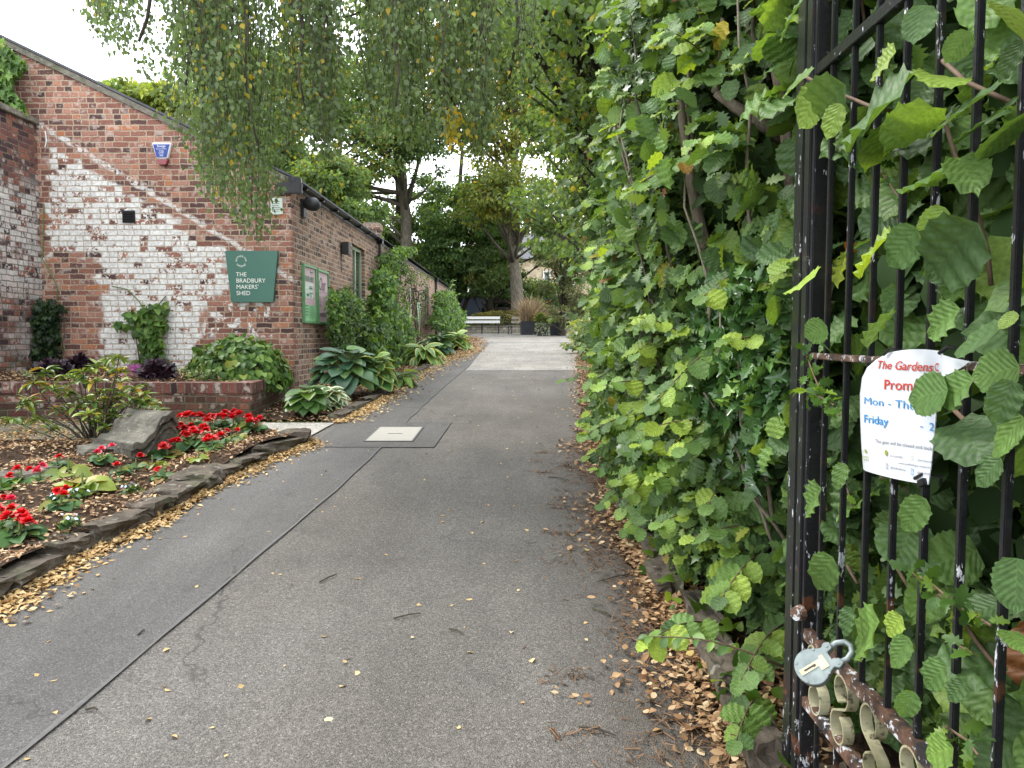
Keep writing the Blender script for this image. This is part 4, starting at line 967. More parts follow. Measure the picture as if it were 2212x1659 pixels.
for q in ((940, 350), (1352, 340), (1170, 1262)):
    P = onX(*cv(*q), SX); b = MB(); b.tube([P+Vector((-.004, .0, 0)), P+Vector((.0, -.02, .012)), P+Vector((.03, -.03, .008)), P+Vector((.04, -.01, -.01))], .0035, 6); b.build('cable_tie', M['black_plastic'], sh)
b = MB(); P = onX(*cv(1208, 1290), SX-.004); b.box(P-Vector((.004, .012, .007)), P+Vector((.004, .010, .006)), rot=Matrix.Rotation(R(-25), 3, 'X')); b.build('clip', M['black_plastic'], sh, bevel=.001)

# ---------------- padlock
pc = CR @ Vector(((1768-1106)/FPX, -(1436-829.5)/FPX, -1)); pc = Vector((0, 0, EYE))+pc*1.70
pk_ = thing('padlock', 'large grey steel padlock hanging on the lower gate rail', 'padlock', pc)
nf = (Vector((0, 0, EYE))-pc).normalized(); nf = (nf+Vector((-.25, 0, .35))).normalized()
up = CR @ Vector((.80, .42, 0)); up = (up-nf*up.dot(nf)).normalized(); sd_ = up.cross(nf)
S_ = .00118   # metres per photo px at that distance
pf3 = lambda a, c, d: pc+sd_*(a*S_)+up*(c*S_)+nf*(d*S_)
out = []
for i in range(25):
    a = R(205-(230)*i/24+0) ; a = R(-40-(260*i/24)+0)
    out.append((33*math.cos(a), -14+33*math.sin(a)))
out = [(33*math.cos(R(t)), -12+31*math.sin(R(t))) for t in range(40, -221, -10)]
out = [(20, 22)]+out+[(-20, 22), (-26, 30), (-22, 40), (-10, 38), (-8, 26), (8, 26), (10, 38), (22, 40), (26, 30)]
b = MB(); b.prism(out, pf3, -11, 11); b.build('lock_body', M['galvanised'], pk_, bevel=.0012)
b = MB(); kp = [(-5, -36), (6, -36), (6, 0), (15, 0), (15, 16), (-9, 16), (-9, 8), (-5, 8)]; b.prism(kp, pf3, 11.1, 12.6); pl_ = b.build('key_plate', M['brass'], pk_)
b = MB(); b.prism([(-1, -28), (2, -28), (2, -10), (4, -8), (2, -4), (-1, -4)], pf3, 12.7, 13.3); b.build('keyhole', M['dark_iron'], pl_)
b = MB()
for a, c in ((-18, 32), (18, 32), (-25, 8), (24, 8), (-20, -32), (18, -34)): b = MB(); b.tube([pf3(a, c, 10.9), pf3(a, c, 12.4)], 3*S_, 8); b.build('rivet', M['galvanised'], pk_)
b = MB(); b.tube([pf3(-15, 30, 0), pf3(-17, 50, 0), pf3(-11, 64, 0), pf3(0, 69, 0), pf3(11, 64, 0), pf3(17, 50, 0), pf3(15, 30, 0)], 5.5*S_, 10); b.build('shackle', M['galvanised'], pk_, smooth=True)

# ================================================================== HEDGE ON THE RIGHT
from mathutils import noise as mnoise
def fbm(P, s, off=0):
    return np.array([mnoise.fractal(Vector((p[0]*s+off, p[1]*s, p[2]*s+off*.3)), .8, 2., 3) for p in P])
zs_ = np.array([-1.6, -1.15, -.9, -.55, -.2, .6, 1.6, 2.6, 4.2])
def Xsurf(Y, zz):
    near = np.interp(zz, zs_, [.84, .80, .62, .50, .44, .42, .44, .42, .60])
    add = np.interp(Y, [1.0, 2.18, 2.35, 2.8, 3.4, 5, 6, 8, 11, 15, 22], [.36, .36, .33, .16, .03, .14, .30, .52, .84, 1.2, 1.8])+np.clip(zz-.8, 0, 3)*np.interp(Y, [3, 5], [.02, .16])
    return near+add-np.interp(Y, [6, 8, 14, 18], [0, .24, .24, 0])*np.clip((-.15-zz)/.3, 0, 1)
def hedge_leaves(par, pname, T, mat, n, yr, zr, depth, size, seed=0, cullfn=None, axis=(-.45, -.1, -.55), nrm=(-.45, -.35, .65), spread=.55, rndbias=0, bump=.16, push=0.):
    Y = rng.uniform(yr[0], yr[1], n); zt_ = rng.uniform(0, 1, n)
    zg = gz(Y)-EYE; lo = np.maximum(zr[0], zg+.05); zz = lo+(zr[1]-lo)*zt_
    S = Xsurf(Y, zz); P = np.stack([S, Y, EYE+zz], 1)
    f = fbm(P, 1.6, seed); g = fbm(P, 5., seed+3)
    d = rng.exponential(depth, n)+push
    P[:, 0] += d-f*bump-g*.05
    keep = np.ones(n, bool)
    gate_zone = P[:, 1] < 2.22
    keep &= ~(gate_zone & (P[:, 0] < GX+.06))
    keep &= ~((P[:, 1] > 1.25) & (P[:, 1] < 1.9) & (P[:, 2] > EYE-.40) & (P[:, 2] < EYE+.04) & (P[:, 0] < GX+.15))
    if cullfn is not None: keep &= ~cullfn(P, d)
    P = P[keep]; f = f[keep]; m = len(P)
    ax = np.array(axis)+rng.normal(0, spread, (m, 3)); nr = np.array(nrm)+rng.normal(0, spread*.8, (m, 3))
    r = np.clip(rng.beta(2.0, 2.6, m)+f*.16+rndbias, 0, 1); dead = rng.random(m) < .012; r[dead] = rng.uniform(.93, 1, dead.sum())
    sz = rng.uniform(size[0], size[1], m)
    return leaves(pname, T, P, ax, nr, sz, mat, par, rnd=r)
STEMS = [([(1470, 215), (1478, 290), (1490, 380), (1503, 450), (1520, 520), (1545, 610), (1560, 690), (1590, 770)], 3.0, [.017, .018, .020, .022, .026, .028, .030, .034]),
         ([(1690, 300), (1640, 262), (1590, 232), (1545, 200)], 2.75, [.026, .024, .020, .014]), ([(1545, 200), (1552, 160), (1558, 110), (1560, 40)], 2.75, [.014, .012, .010, .007]),
         ([(1712, 420), (1700, 300), (1690, 220), (1675, 150)], 2.5, [.022, .02, .018, .015])]
def stem_cull(P, d):
    x, y, z = proj(P); c = np.zeros(len(P), bool)
    for pts, D, rad in STEMS[:2]+STEMS[3:]:
        for a, q in zip(pts[:-1], pts[1:]):
            ax_, ay, bx_, by = a[0], a[1], q[0], q[1]; L2 = (bx_-ax_)**2+(by-ay)**2
            t = np.clip(((x-ax_)*(bx_-ax_)+(y-ay)*(by-ay))/L2, 0, 1); dd = np.hypot(x-ax_-t*(bx_-ax_), y-ay-t*(by-ay))
            c |= (dd < 30) & (P[:, 1] < D+.12) & (rng.random(len(P)) < .82)
    hol = ((x-1600)/100)**2+((y-800)/160)**2 < 1
    return c | (hol & (rng.random(len(P)) < .55))
def low_cull(P, d): return stem_cull(P, d)
def twig_leaves(par, name, specs, T, mat, size=(.07, .11), rnd=None):
    """specs: (base point, tip point, n) - shoots with leaves set alternately"""
    Ps, Ax, Nr, Sz = [], [], [], []; b = MB()
    for a, c, n_ in specs:
        a = Vector(a); c = Vector(c); L = (c-a).length; d = (c-a).normalized(); sag = Vector((0, 0, -.06*L))
        pt = lambda t: a+(c-a)*t+sag*math.sin(t*math.pi)*-1.2
        b = MB(); b.tube([pt(i/5) for i in range(6)], [.0045-.0006*i for i in range(6)], 5); b.build('twig', M['twig'], par, smooth=True)
        side = d.cross(Vector((0, 0, 1))).normalized()
        for i in range(n_):
            t = .25+.75*(i+.5)/n_; s = 1 if i % 2 else -1; p = pt(t)
            Ps.append(p); Ax.append(d*.55+side*s*.75+Vector((0, 0, -.35))+Vector(rng.normal(0, .2, 3))); Nr.append(Vector((-.25, -.35, .9))+Vector(rng.normal(0, .22, 3))); Sz.append(random.uniform(*size)*(1-.35*t))
        Ps.append(pt(1)); Ax.append(d+Vector((0, 0, -.3))); Nr.append(Vector((-.2, -.3, .9))); Sz.append(size[0]*.7)
    r = np.clip(rng.beta(2.4, 2.2, len(Ps))+.12, 0, .93) if rnd is None else rnd
    return leaves(name, T, Ps, Ax, Nr, Sz, mat, par, rnd=r, zvar=(.4, 1.4))
def base_stems(par, xs, yr, n_, h, mat='bark_hazel'):
    b = MB()
    for i in range(n_):
        y = random.uniform(*yr); x = random.uniform(*xs); z0 = float(gz(y))-.05; r = random.uniform(.012, .03); dx = random.uniform(-.25, .05); dy = random.uniform(-.3, .3)
        b.tube([(x+dx*t*t, y+dy*t, z0+h*t) for t in (0, .2, .4, .6, .8, 1)], [r*(1-.6*t) for t in (0, .2, .4, .6, .8, 1)], 7)
    return b.build('stems', M[mat], par, smooth=True)
# 1 bush behind the gate
h1 = thing('hazel_bush', 'big-leaved hazel bush pushing through the bars of the iron gate', 'bush', (1.15, 1.6, float(gz(1.6))), 'hazel bushes of the hedge')
base_stems(h1, (1.0, 1.3), (.7, 2.2), 9, 3.0)
hedge_leaves(h1, 'foliage', T_HAZEL, M['lf_hazel'], 1500, (.75, 2.35), (-1.2, 1.25), .10, (.08, .135), 11, nrm=(-.55, -.45, .45), bump=.05)
hedge_leaves(h1, 'inner_foliage', T_HAZEL_L, M['lf_hedge_shade'], 3200, (.6, 2.4), (-1.25, 1.6), .30, (.07, .11), 12, bump=-.0, push=.10)
hedge_leaves(h1, 'inner_foliage', T_HAZEL_L, M['lf_hedge_shade'], 2200, (.5, 2.6), (-1.25, 1.7), .2, (.10, .15), 13, bump=0, push=.45)
fl = []   # leaves that hang through the bars, measured on the photo
k2 = lambda x, y: (1636.9+.3735*x, .3735*y); k7 = lambda x, y: (1636.9+.2933*x, 663.6+.2933*y); k8 = lambda x, y: (1636.9+.28*x, 1194.5+.28*y)
L2_ = [((290, 440), (150, 520), .6), ((510, 490), (280, 700), .45), ((480, 600), (385, 810), .8), ((360, 500), (225, 750), .8), ((825, 560), (490, 720), .4), ((830, 690), (600, 960), .75), ((1015, 620), (745, 820), .7), ((1370, 520), (1000, 740), .3), ((1480, 600), (1120, 810), .15), ((1545, 650), (1280, 950), .4), ((1540, 240), (1370, 470), .4), ((1420, 30), (1560, 230), .85), ((800, 300), (620, 440), .85), ((1150, 910), (860, 1170), .45), ((1160, 920), (1280, 1060), .6), ((930, 1320), (730, 1550), .4), ((760, 1370), (540, 1555), .86), ((1275, 1290), (920, 1660), .2), ((1085, 1200), (930, 1400), .75), ((255, 10), (110, 225), .35), ((110, 190), (-10, 330), .6), ((330, 1600), (170, 1665), .86), ((1000, 430), (1140, 480), .82), ((960, 30), (900, 250), .3), ((1220, 180), (1080, 370), .5)]
L7_ = [((1400, 610), (1080, 680), .42), ((1590, 530), (1290, 710), .5), ((1880, 540), (1720, 885), .3), ((1950, 800), (1700, 1110), .6), ((1450, 860), (1690, 1100), .12), ((1800, 150), (1420, 330), .25), ((1240, 1410), (1040, 1660), .5), ((470, 1335), (290, 1510), .55), ((510, 140), (325, 220), .5), ((985, 40), (760, 260), .45), ((1490, 10), (1180, 210), .55), ((1910, 40), (1760, 160), .8), ((1790, 1110), (1590, 1320), .3), ((640, 1150), (560, 1350), .5), ((1930, 440), (1540, 520), .5)]
L8_ = [((580, 30), (425, 290), .55), ((940, 530), (670, 720), .65), ((1165, 650), (1010, 890), .5), ((1115, 490), (970, 640), .86), ((1460, 860), (1250, 1040), .45), ((1510, 1500), (1255, 1570), .7), ((720, 420), (640, 650), .2), ((1410, 360), (1285, 430), .4), ((1210, 1070), (1085, 1290), .5), ((1600, 1000), (1440, 1140), .3), ((2000, 40), (1990, 480), .3), ((1930, 600), (2060, 760), .6)]
P_, A_2, N_2, S2_, R_2 = [], [], [], [], []
for lst, kf, X0_ in ((L2_, k2, .715), (L7_, k7, .70), (L8_, k8, .73)):
    for a, c, rr in lst:
        X_ = X0_+random.uniform(-.02, .02); p = onX(*kf(*a), X_); q = onX(*kf(*c), X_-.02)
        d = q-p
        P_.append(p); A_2.append(d); S2_.append(d.length); R_2.append(rr)
        v_ = (Vector((0, 0, EYE))-p).normalized(); N_2.append(v_*.7+Vector((0, 0, .55))+Vector(rng.normal(0, .28, 3)))
leaves('hanging_foliage', T_HAZEL, P_, A_2, N_2, S2_, M['lf_hazel'], h1, rnd=np.array(R_2), wvar=(.62, .88), zvar=(.2, 1.1))
b = MB()
for pts, X_ in (([k2(270, 440), k2(400, 510), k2(640, 610), k2(800, 650)], .73), ([k2(1080, 700), k2(1150, 920), k2(1260, 1200), k2(1330, 1450), k2(1350, 1650)], .80), ([k2(1070, 350), k2(1200, 470), k2(1480, 600)], .76), ([k7(1580, 540), k7(1730, 575), k7(1950, 640)], .72), ([k7(1450, 760), k7(1600, 910), k7(1680, 980)], .76), ([k7(470, 1350), k7(510, 1500)], .80), ([k8(690, 100), k8(770, 240)], .84), ([k8(1060, 90), k8(1160, 260)], .84), ([k8(1180, 150), k8(1500, 400), k8(1700, 700), k8(1860, 900)], .82), ([k2(600, 0), k2(640, 300)], .9), ([k2(1340, 30), k2(1440, 260), k2(1480, 500)], .95)):
    b = MB(); b.tube([onX(*p, X_) for p in pts], .0042, 6); b.build('twig', M['twig'], h1, smooth=True)
# small-leaved hawthorn sprigs among the bars
hw = thing('hawthorn_bush', 'small-leaved hawthorn sprigs threading between the gate bars', 'bush', (1.05, 1.9, float(gz(1.9))))
Ps, Ax, Nr, Sz = [], [], [], []; b = MB()
for pts, X_ in (([k7(330, 280), k7(420, 520), k7(500, 700), k7(600, 800)], .745), ([k7(300, 600), k7(420, 640), k7(560, 720)], .74), ([k8(1150, 130), k8(1330, 230), k8(1560, 420), k8(1800, 560)], .74), ([k8(1440, 1330), k8(1620, 1450), k8(1700, 1560)], .75), ([k8(1560, 720), k8(1660, 780)], .745), ([k2(650, 900), k2(720, 1000), k2(820, 1150)], .80), ([k7(900, 1250), k7(1100, 1340), k7(1200, 1500)], .82), ([k7(560, 1120), k7(650, 1300), k7(700, 1500)], .82)):
    P3 = [onX(*p, X_) for p in pts]; b = MB(); b.tube(P3, .0022, 5); b.build('twig', M['twig'], hw)
    for a, c in zip(P3[:-1], P3[1:]):
        n_ = max(4, int((c-a).length/.011))
        for i in range(n_):
            p = a.lerp(c, (i+random.random())/n_); Ps.append(p+Vector(rng.normal(0, .006, 3))); Ax.append(rng.normal(0, .7, 3)+[-.2, .1, .1]); Nr.append(rng.normal(0, .5, 3)+[-.4, -.5, .5]); Sz.append(random.uniform(.022, .042))
leaves('foliage', T_OAK, Ps, Ax, Nr, Sz, M['lf_clematis'], hw)
hedge_leaves(hw, 'inner_foliage', T_OAK, M['lf_maple'], 900, (.8, 2.3), (-1.2, 1.2), .10, (.035, .06), 15, bump=.05)
# 2..5 bushes beyond the gate
specs = [('hazel_bush', 'tall hazel bush next to the iron gate stile, its broad veined leaves over the path', (2.22, 4.3), 2400, 3000, T_HAZEL, 'lf_hazel', (.06, .11), 2.05),
         ('hazel_bush', 'middle hazel bush of the hedge with shoots reaching over the path', (4.1, 6.6), 3500, 3600, T_HAZEL, 'lf_hazel', (.075, .12), 3.0),
         ('hazel_bush', 'far hazel bush of the hedge beside the pale concrete', (6.4, 10.2), 5200, 3500, T_HAZEL_L, 'lf_hazel_far', (.08, .13), 4.1)]
for i, (nm, lab, yr, n1, n2, T, mt, sz, ztop) in enumerate(specs):
    hb = thing(nm, lab, 'bush', (1.25, sum(yr)/2, float(gz(sum(yr)/2))), 'hazel bushes of the hedge')
    base_stems(hb, (1.0, 1.6), yr, 10, 3.2+ztop*.3)
    hedge_leaves(hb, 'foliage', T, M[mt], n1, yr, (-1.3, ztop), .11, sz, 21+i, cullfn=stem_cull if i == 0 else None)
    hedge_leaves(hb, 'inner_foliage', T_HAZEL_L, M['lf_hedge_shade'], int(n2*1.4), (yr[0]-.1, yr[1]+.1), (-1.25, ztop+.1), .42, (.07, .11), 31+i, push=.14, cullfn=stem_cull if i == 0 else None, bump=.02)
    hedge_leaves(hb, 'inner_foliage', T_HAZEL_L, M['lf_hedge_shade'], int(n2*.8), (yr[0]-.1, yr[1]+.1), (-1.25, ztop+.3), .25, (.10, .15), 35+i, bump=.0, push=.55)
    if i == 0:
        b = MB()
        for pts, D, rad in STEMS: b.tube([onY(*p, D) for p in pts], rad, 9)
        b.build('trunk', M['bark_hazel'], hb, smooth=True)
    tw = []
    if i == 0: shoots = [((1560, 1120), (1425, 1130), 2.9), ((1560, 1350), (1400, 1385), 2.45), ((1620, 720), (1480, 780), 2.8), ((1660, 580), (1520, 640), 2.5), ((1500, 1000), (1380, 960), 3.1), ((1500, 640), (1370, 700), 3.3), ((1480, 850), (1350, 900), 3.3), ((1560, 130), (1505, 60), 2.7), ((1540, 170), (1450, 200), 2.8), ((1600, 1000), (1530, 1090), 2.7), ((1660, 1190), (1560, 1290), 2.45), ((1690, 650), (1705, 560), 2.25), ((1560, 500), (1500, 590), 2.9), ((1690, 1350), (1600, 1470), 2.3), ((1480, 430), (1390, 400), 3.3), ((1450, 560), (1340, 580), 3.5), ((1640, 1500), (1590, 1600), 2.3)]
    elif i == 1: shoots = [((1400, 820), (1220, 820), 4.4), ((1370, 950), (1270, 985), 4.6), ((1400, 800), (1240, 750), 4.3), ((1380, 1050), (1300, 1090), 4.4), ((1450, 300), (1325, 355), 4.2), ((1500, 200), (1400, 160), 4.2), ((1420, 600), (1290, 620), 4.6), ((1370, 480), (1230, 500), 5.2), ((1420, 380), (1240, 290), 4.4), ((1350, 870), (1262, 905), 4.8), ((1420, 500), (1300, 540), 4.3), ((1400, 140), (1290, 120), 4.8), ((1350, 640), (1250, 600), 5.0), ((1350, 780), (1270, 770), 5.2)]
    else: shoots = [((1290, 690), (1195, 688), 6.8), ((1250, 450), (1185, 470), 7.5), ((1300, 560), (1210, 600), 7), ((1260, 380), (1190, 420), 8), ((1270, 300), (1200, 320), 7.8)]
    for a, c, D in shoots:
        A3 = onY(*a, D+.25); C3 = onY(*c, D-.1); tw.append((A3, C3, 7 if i < 2 else 6))
    for k in range((60, 85, 50)[i]):       # leafy sprays drooping out of the hedge face
        y = random.uniform(*yr); zz = random.uniform(max(-1.15, float(gz(y))-EYE+.15), ztop); xs3 = float(Xsurf(y, zz)); L = random.uniform(.28, .55)
        a = Vector((xs3+.16, y+random.uniform(.0, .15), EYE+zz)); d = Vector((-.62, -random.uniform(.1, .9), random.uniform(-.45, .45))).normalized()
        if a.y+d.y*L < 2.28 or (y > 4.6 and -.45 < zz < .35): continue
        tw.append((a, a+d*L, random.randint(7, 11)))
    for k in range((26, 30, 26)[i]):        # thin bare stems weaving up through the leaves
        y = random.uniform(*yr); z0 = random.uniform(-1.0, ztop-.8); L = random.uniform(.5, 1.1); dy = random.uniform(-.35, .35); pts = []
        for q in range(6):
            t = q/5; yy = y+dy*t; zz = z0+L*t; pts.append((float(Xsurf(yy, zz))+.10-.13*t+.02*math.sin(q*2+k), yy, EYE+zz))
        b = MB(); b.tube(pts, [.008-.001*q for q in range(6)], 6); b.build('stem', M['bark_hazel'] if k % 3 else M['bark_dark'], hb, smooth=True)
    twig_leaves(hb, 'shoot_foliage', tw, T_HAZEL if i < 2 else T_HAZEL_L, M[mt], (.085, .125))
# holly
def zone(cx, cy, rx, ry): 
    def f(P, d):
        x, y, z = proj(P); return ~(((x-cx)/rx)**2+((y-cy)/ry)**2 < rng.uniform(.5, 1.1, len(P)))
    return f
ho = thing('holly_bush', 'glossy dark green spiny holly growing in the hedge beside the gate', 'bush', (1.2, 2.8, float(gz(2.8))))
hedge_leaves(ho, 'foliage', T_HOLLY, M['lf_holly'], 5500, (2.2, 4.2), (-.7, .5), .05, (.055, .085), 41, cullfn=zone(1610, 790, 120, 240), bump=.15, spread=.75)
base_stems(ho, (1.0, 1.3), (2.6, 3.0), 4, 1.5, 'bark_dark')
mp_ = thing('field_maple_bush', 'pale lobed-leaf maple growing in the hedge behind the hazel leaves', 'bush', (1.3, 3.2, float(gz(3.2))))
hedge_leaves(mp_, 'foliage', T_OAK, M['lf_maple'], 5200, (2.3, 5.2), (-1.2, 2.0), .12, (.04, .07), 43, bump=.2, cullfn=stem_cull)
base_stems(mp_, (1.0, 1.5), (2.4, 4.8), 8, 3.2)
iv = thing('ivy_clump', 'small-leaved ivy tangle clinging inside the hedge', 'ivy', (1.0, 4.2, float(gz(4.2))))
hedge_leaves(iv, 'foliage', T_IVY, M['lf_ivy'], 7000, (3, 7), (-1.3, 1.6), .10, (.03, .05), 47, bump=.12)
# weeds at the foot of the hedge
Ps, Ax, Nr, Sz = [], [], [], []
for i in range(260):
    y = random.uniform(1.6, 6.5); x = float(XR(y))+random.uniform(.05, .5); Ps.append((x, y, float(gz(y))+random.uniform(.02, .14))); Ax.append(rng.normal(0, .6, 3)+[-.3, -.2, .5]); Nr.append(rng.normal(0, .4, 3)+[0, -.3, .8]); Sz.append(random.uniform(.03, .075))
o = leaves('ground_cover', T_HEART, Ps, Ax, Nr, Sz, M['lf_clematis']); props(o, 'low green seedlings and weeds at the foot of the hedge', 'weeds', kind='stuff')
# rose-like low sprig over the litter
br = thing('bramble_sprig', 'long thin sprig with small leaves hanging low over the litter by the gate', 'plant', G(1690, 1480))
tw = [(onY(1690, 1440, 2.3), onY(1400, 1375, 2.35), 13)]; twig_leaves(br, 'foliage', tw, T_ELL, M['lf_climber'], (.05, .075), rnd=rng.uniform(.3, .9, 14))
# ================================================================== WEEPING BIRCH
bt = thing('weeping_birch', 'weeping birch whose long leafy strands hang in front of the gable', 'tree', (-6.4, 4.2, float(gz(4.2))))
b = MB(); g0 = float(gz(4.2))
b.tube([(-6.4, 4.2, g0-.1), (-6.35, 4.25, g0+1.5), (-6.2, 4.5, g0+3.5), (-5.9, 4.9, g0+5.5), (-5.4, 5.3, g0+7.5)], [.22, .19, .16, .12, .08], 12)
b.build('trunk', M['bark_grey'], bt, smooth=True)
bl_ = MB()
for tx, ty, tz in ((-4.5, 6.6, 5.6), (-3.2, 7.2, 5.5), (-1.9, 7.4, 5.4), (-.6, 7.6, 5.3), (-3.6, 5.9, 5.2), (-2.4, 6.4, 5.2), (-1.2, 6.8, 5.1)):
    s0 = Vector((-6.1, 4.6, g0+4.2)); e0 = Vector((tx, ty, tz)); mid = s0.lerp(e0, .5)+Vector((0, 0, 1.1)); 
    pts = [(s0*(1-t)**2+mid*2*t*(1-t)+e0*t*t) for t in np.linspace(0, 1, 9)]; bl_.tube(pts, [.07-.007*i for i in range(9)], 7)
for pts, D in (([(430, -60), (425, 40), (410, 120), (400, 190)], 6.3), ([(520, -60), (535, 60), (530, 170), (545, 260), (560, 330)], 6.2), ([(640, -50), (655, 60), (645, 160), (660, 240)], 6.2), ([(330, -40), (318, 40), (300, 90)], 6.3), ([(860, -50), (850, 70), (862, 160), (855, 230)], 6.2), ([(1110, -60), (1120, 60), (1100, 170)], 6.6), ([(1012, -60), (1010, 20), (985, 90), (955, 150), (940, 200), (926, 240)], 7.2), ([(760, -40), (800, 10), (770, 30), (740, 38)], 7.0), ([(955, 150), (965, 190), (985, 235)], 7.2)):
    bl_.tube([onY(*p, D) for p in pts], [.017-.0028*i for i in range(len(pts))], 6)
bl_.build('branches', M['bark_dark'], bt, smooth=True)
ENV = [(190, 40), (225, 95), (250, 120), (300, 130), (330, 190), (352, 250), (385, 300), (420, 360), (450, 430), (485, 455), (505, 470), (540, 500), (572, 518), (580, 490), (586, 420), (615, 385), (640, 320), (680, 330), (700, 370), (730, 345), (770, 330), (800, 310), (860, 300), (900, 330), (950, 300), (1000, 340), (1040, 330), (1080, 290), (1120, 240), (1170, 130), (1200, 30)]
ex, ey = np.array([e[0] for e in ENV]), np.array([e[1] for e in ENV])
Ps, Ax, Nr, Sz, Rr = [], [], [], [], []; st = MB()
NS = 440
CLU = [random.uniform(190, 1190) for _ in range(38)]
for i in range(NS):
    px = min(1195, max(190, random.choice(CLU)+random.gauss(0, 9))) if random.random() < .82 else random.uniform(190, 1190)
    if px < 345 and random.random() < .45: continue
    if px > 1000 and random.random() < .3: continue
    D = random.uniform(6.0, 8.2); env = float(np.interp(px, ex, ey)); low_ = env*(1-random.random()**2.0*.75)+random.uniform(-14, 8)
    if 560 < px < 610 and random.random() < .5: low_ = env+random.uniform(-10, 15)
    e0 = onY(px, low_, D); top = 5.3+random.uniform(-.3, .2)
    if e0.z > top-.2: continue
    dx = random.uniform(-.12, .12); L = top-e0.z; x0 = e0.x+dx*L*.5
    nseg = 7; pts = []
    for k in range(nseg+1):
        t = k/nseg; pts.append(Vector((x0+(e0.x-x0)*t+.03*math.sin(t*9+i), D+.03*math.cos(t*7+i)-.1*(1-t), top-L*t)))
    st.tube(pts, [.0055-.0035*k/nseg for k in range(nseg+1)], 3, cap=False)
    warm = random.random() < .09
    nl = int(L/.019)
    for k in range(nl):
        t = (k+random.random())/nl; z = top-L*t
        if z > 4.95+.0: continue
        s = t*nseg; j = min(int(s), nseg-1); p = pts[j].lerp(pts[j+1], s-j)
        w = .05+.06*(1-t)
        off = Vector((rng.normal(0, w), rng.normal(0, w), rng.normal(0, .02))); Ps.append(p+off)
        Ax.append(Vector((off.x*3, off.y*3, -1))+Vector(rng.normal(0, .35, 3))); Nr.append(Vector(rng.normal(0, 1, 3))+Vector((0, -.6, .35))); Sz.append(random.uniform(.034, .055)); 
        r = min(.86, max(0, rng.beta(2.2, 2.4)*.85)); 
        if (warm and random.random() < .5) or random.random() < .014: r = random.uniform(.88, .97)
        Rr.append(r)
st.build('hanging_twigs', M['bark_dark'], bt); leaves('foliage', T_BIRCH, Ps, Ax, Nr, Sz, M['lf_birch'], bt, rnd=np.array(Rr))
# golden spray seen against the trees
yl = []
for i in range(46):
    px, py = random.gauss(982, 13), random.gauss(272, 24); p = onY(px, py, 6.6+random.uniform(-.1, .1)); yl.append(p)
leaves('autumn_foliage', T_BIRCH, yl, rng.normal(0, .5, (46, 3))+[0, 0, -1], rng.normal(0, .6, (46, 3))+[0, -1, .3], rng.uniform(.05, .075, 46), M['lf_yellow'], bt, rnd=rng.uniform(.86, 1, 46))

# ================================================================== TREES
def crown_leaves(par, name, clumps, n, size, mat, T=T_QUAD, flat=.65, fill=.8, droop=-.3, rb=0):
    """clumps: (centre, radius); leaves gather on the shell of every clump"""
    vol = np.array([c[1]**2 for c in clumps]); pr = vol/vol.sum(); idx = rng.choice(len(clumps), n, p=pr)
    C = np.array([list(c[0]) for c in clumps])[idx]; Rr_ = np.array([c[1] for c in clumps])[idx]
    K = 26; sub_d = randdir(len(clumps)*K)*(rng.uniform(.25, 1, len(clumps)*K)**.6)[:, None]; sk = idx*K+rng.integers(0, K, n); sd3 = sub_d[sk]
    P = C+sd3*Rr_[:, None]*np.array([1, 1, flat])+rng.normal(0, 1, (n, 3))*Rr_[:, None]*np.array([.19, .19, .075]); d = unit(sd3+rng.normal(0, .3, (n, 3)))
    ax = d+rng.normal(0, .6, (n, 3))+[0, 0, droop]; nr = d*.5+rng.normal(0, .5, (n, 3))+[0, 0, .6]
    cr = np.array([random.gauss(0, .13) for _ in clumps])[idx]
    r = np.clip(rng.beta(2.2, 2.4, n)+cr+rb, 0, .97); odd = rng.random(n) < .018; r[odd] = rng.uniform(.9, 1, odd.sum())
    return leaves(name, T, P, ax, nr, rng.uniform(*size, n), mat, par, rnd=r, smooth=False)
def tree(label, base, trunk, tr, clumps, n, size, mat, barkm='bark_dark', name='tree', limbs=.8, group='trees behind the brick buildings', gap=0, forks=None, **kw):
    base = Vector(base); t = thing(name, label, 'tree', base, group)
    b = MB(); tp = [base+Vector(p) for p in trunk]; k = len(tp); b.tube([tp[0]-Vector((0, 0, .3))]+tp, [tr*1.25]+[tr*(1-.75*i/(k-1)) for i in range(k)], 12)
    rr = random.Random(len(clumps)*7+n)
    for p, r_ in (forks or []): b.tube([Vector(q) for q in p], [r_*(1-.6*i/(len(p)-1)) for i in range(len(p))], 8)
    for c, r in clumps:
        if rr.random() > limbs: continue
        c = Vector(c); h = min(range(1, k), key=lambda i: abs(tp[i].z-(c.z-r*1.2))); s = tp[h-1].lerp(tp[h], rr.random()); m = s.lerp(c, .5)+Vector((rr.gauss(0, .2), rr.gauss(0, .2), -.25*abs(c.x-s.x)*.3))
        L = (c-s).length; r0 = min(tr*.45, .02+.022*L)
        b.tube([s, s.lerp(m, .6), m, m.lerp(c, .6), c], [r0, r0*.8, r0*.62, r0*.42, r0*.2], 6)
        for q in range(3):
            e = c+Vector((rr.gauss(0, r*.5), rr.gauss(0, r*.5), rr.gauss(0, r*.35))); b.tube([m.lerp(c, .5), e], [r0*.3, r0*.08], 4)
    b.build('trunk', M[barkm], t, smooth=True)
    crown_leaves(t, 'crown', clumps, n, size, M[mat], **kw); return t
def clump_set(seed, boxes):
    """boxes: (px0, py0, px1, py1, depth0, depth1, count, rmin, rmax)"""
    rr = random.Random(seed); out = []
    for x0, y0, x1, y1, d0, d1, n, a, c in boxes:
        for i in range(n):
            D = rr.uniform(d0, d1); p = onY(rr.uniform(x0, x1), rr.uniform(y0, y1), D); out.append((p, rr.uniform(a, c)))
    return out
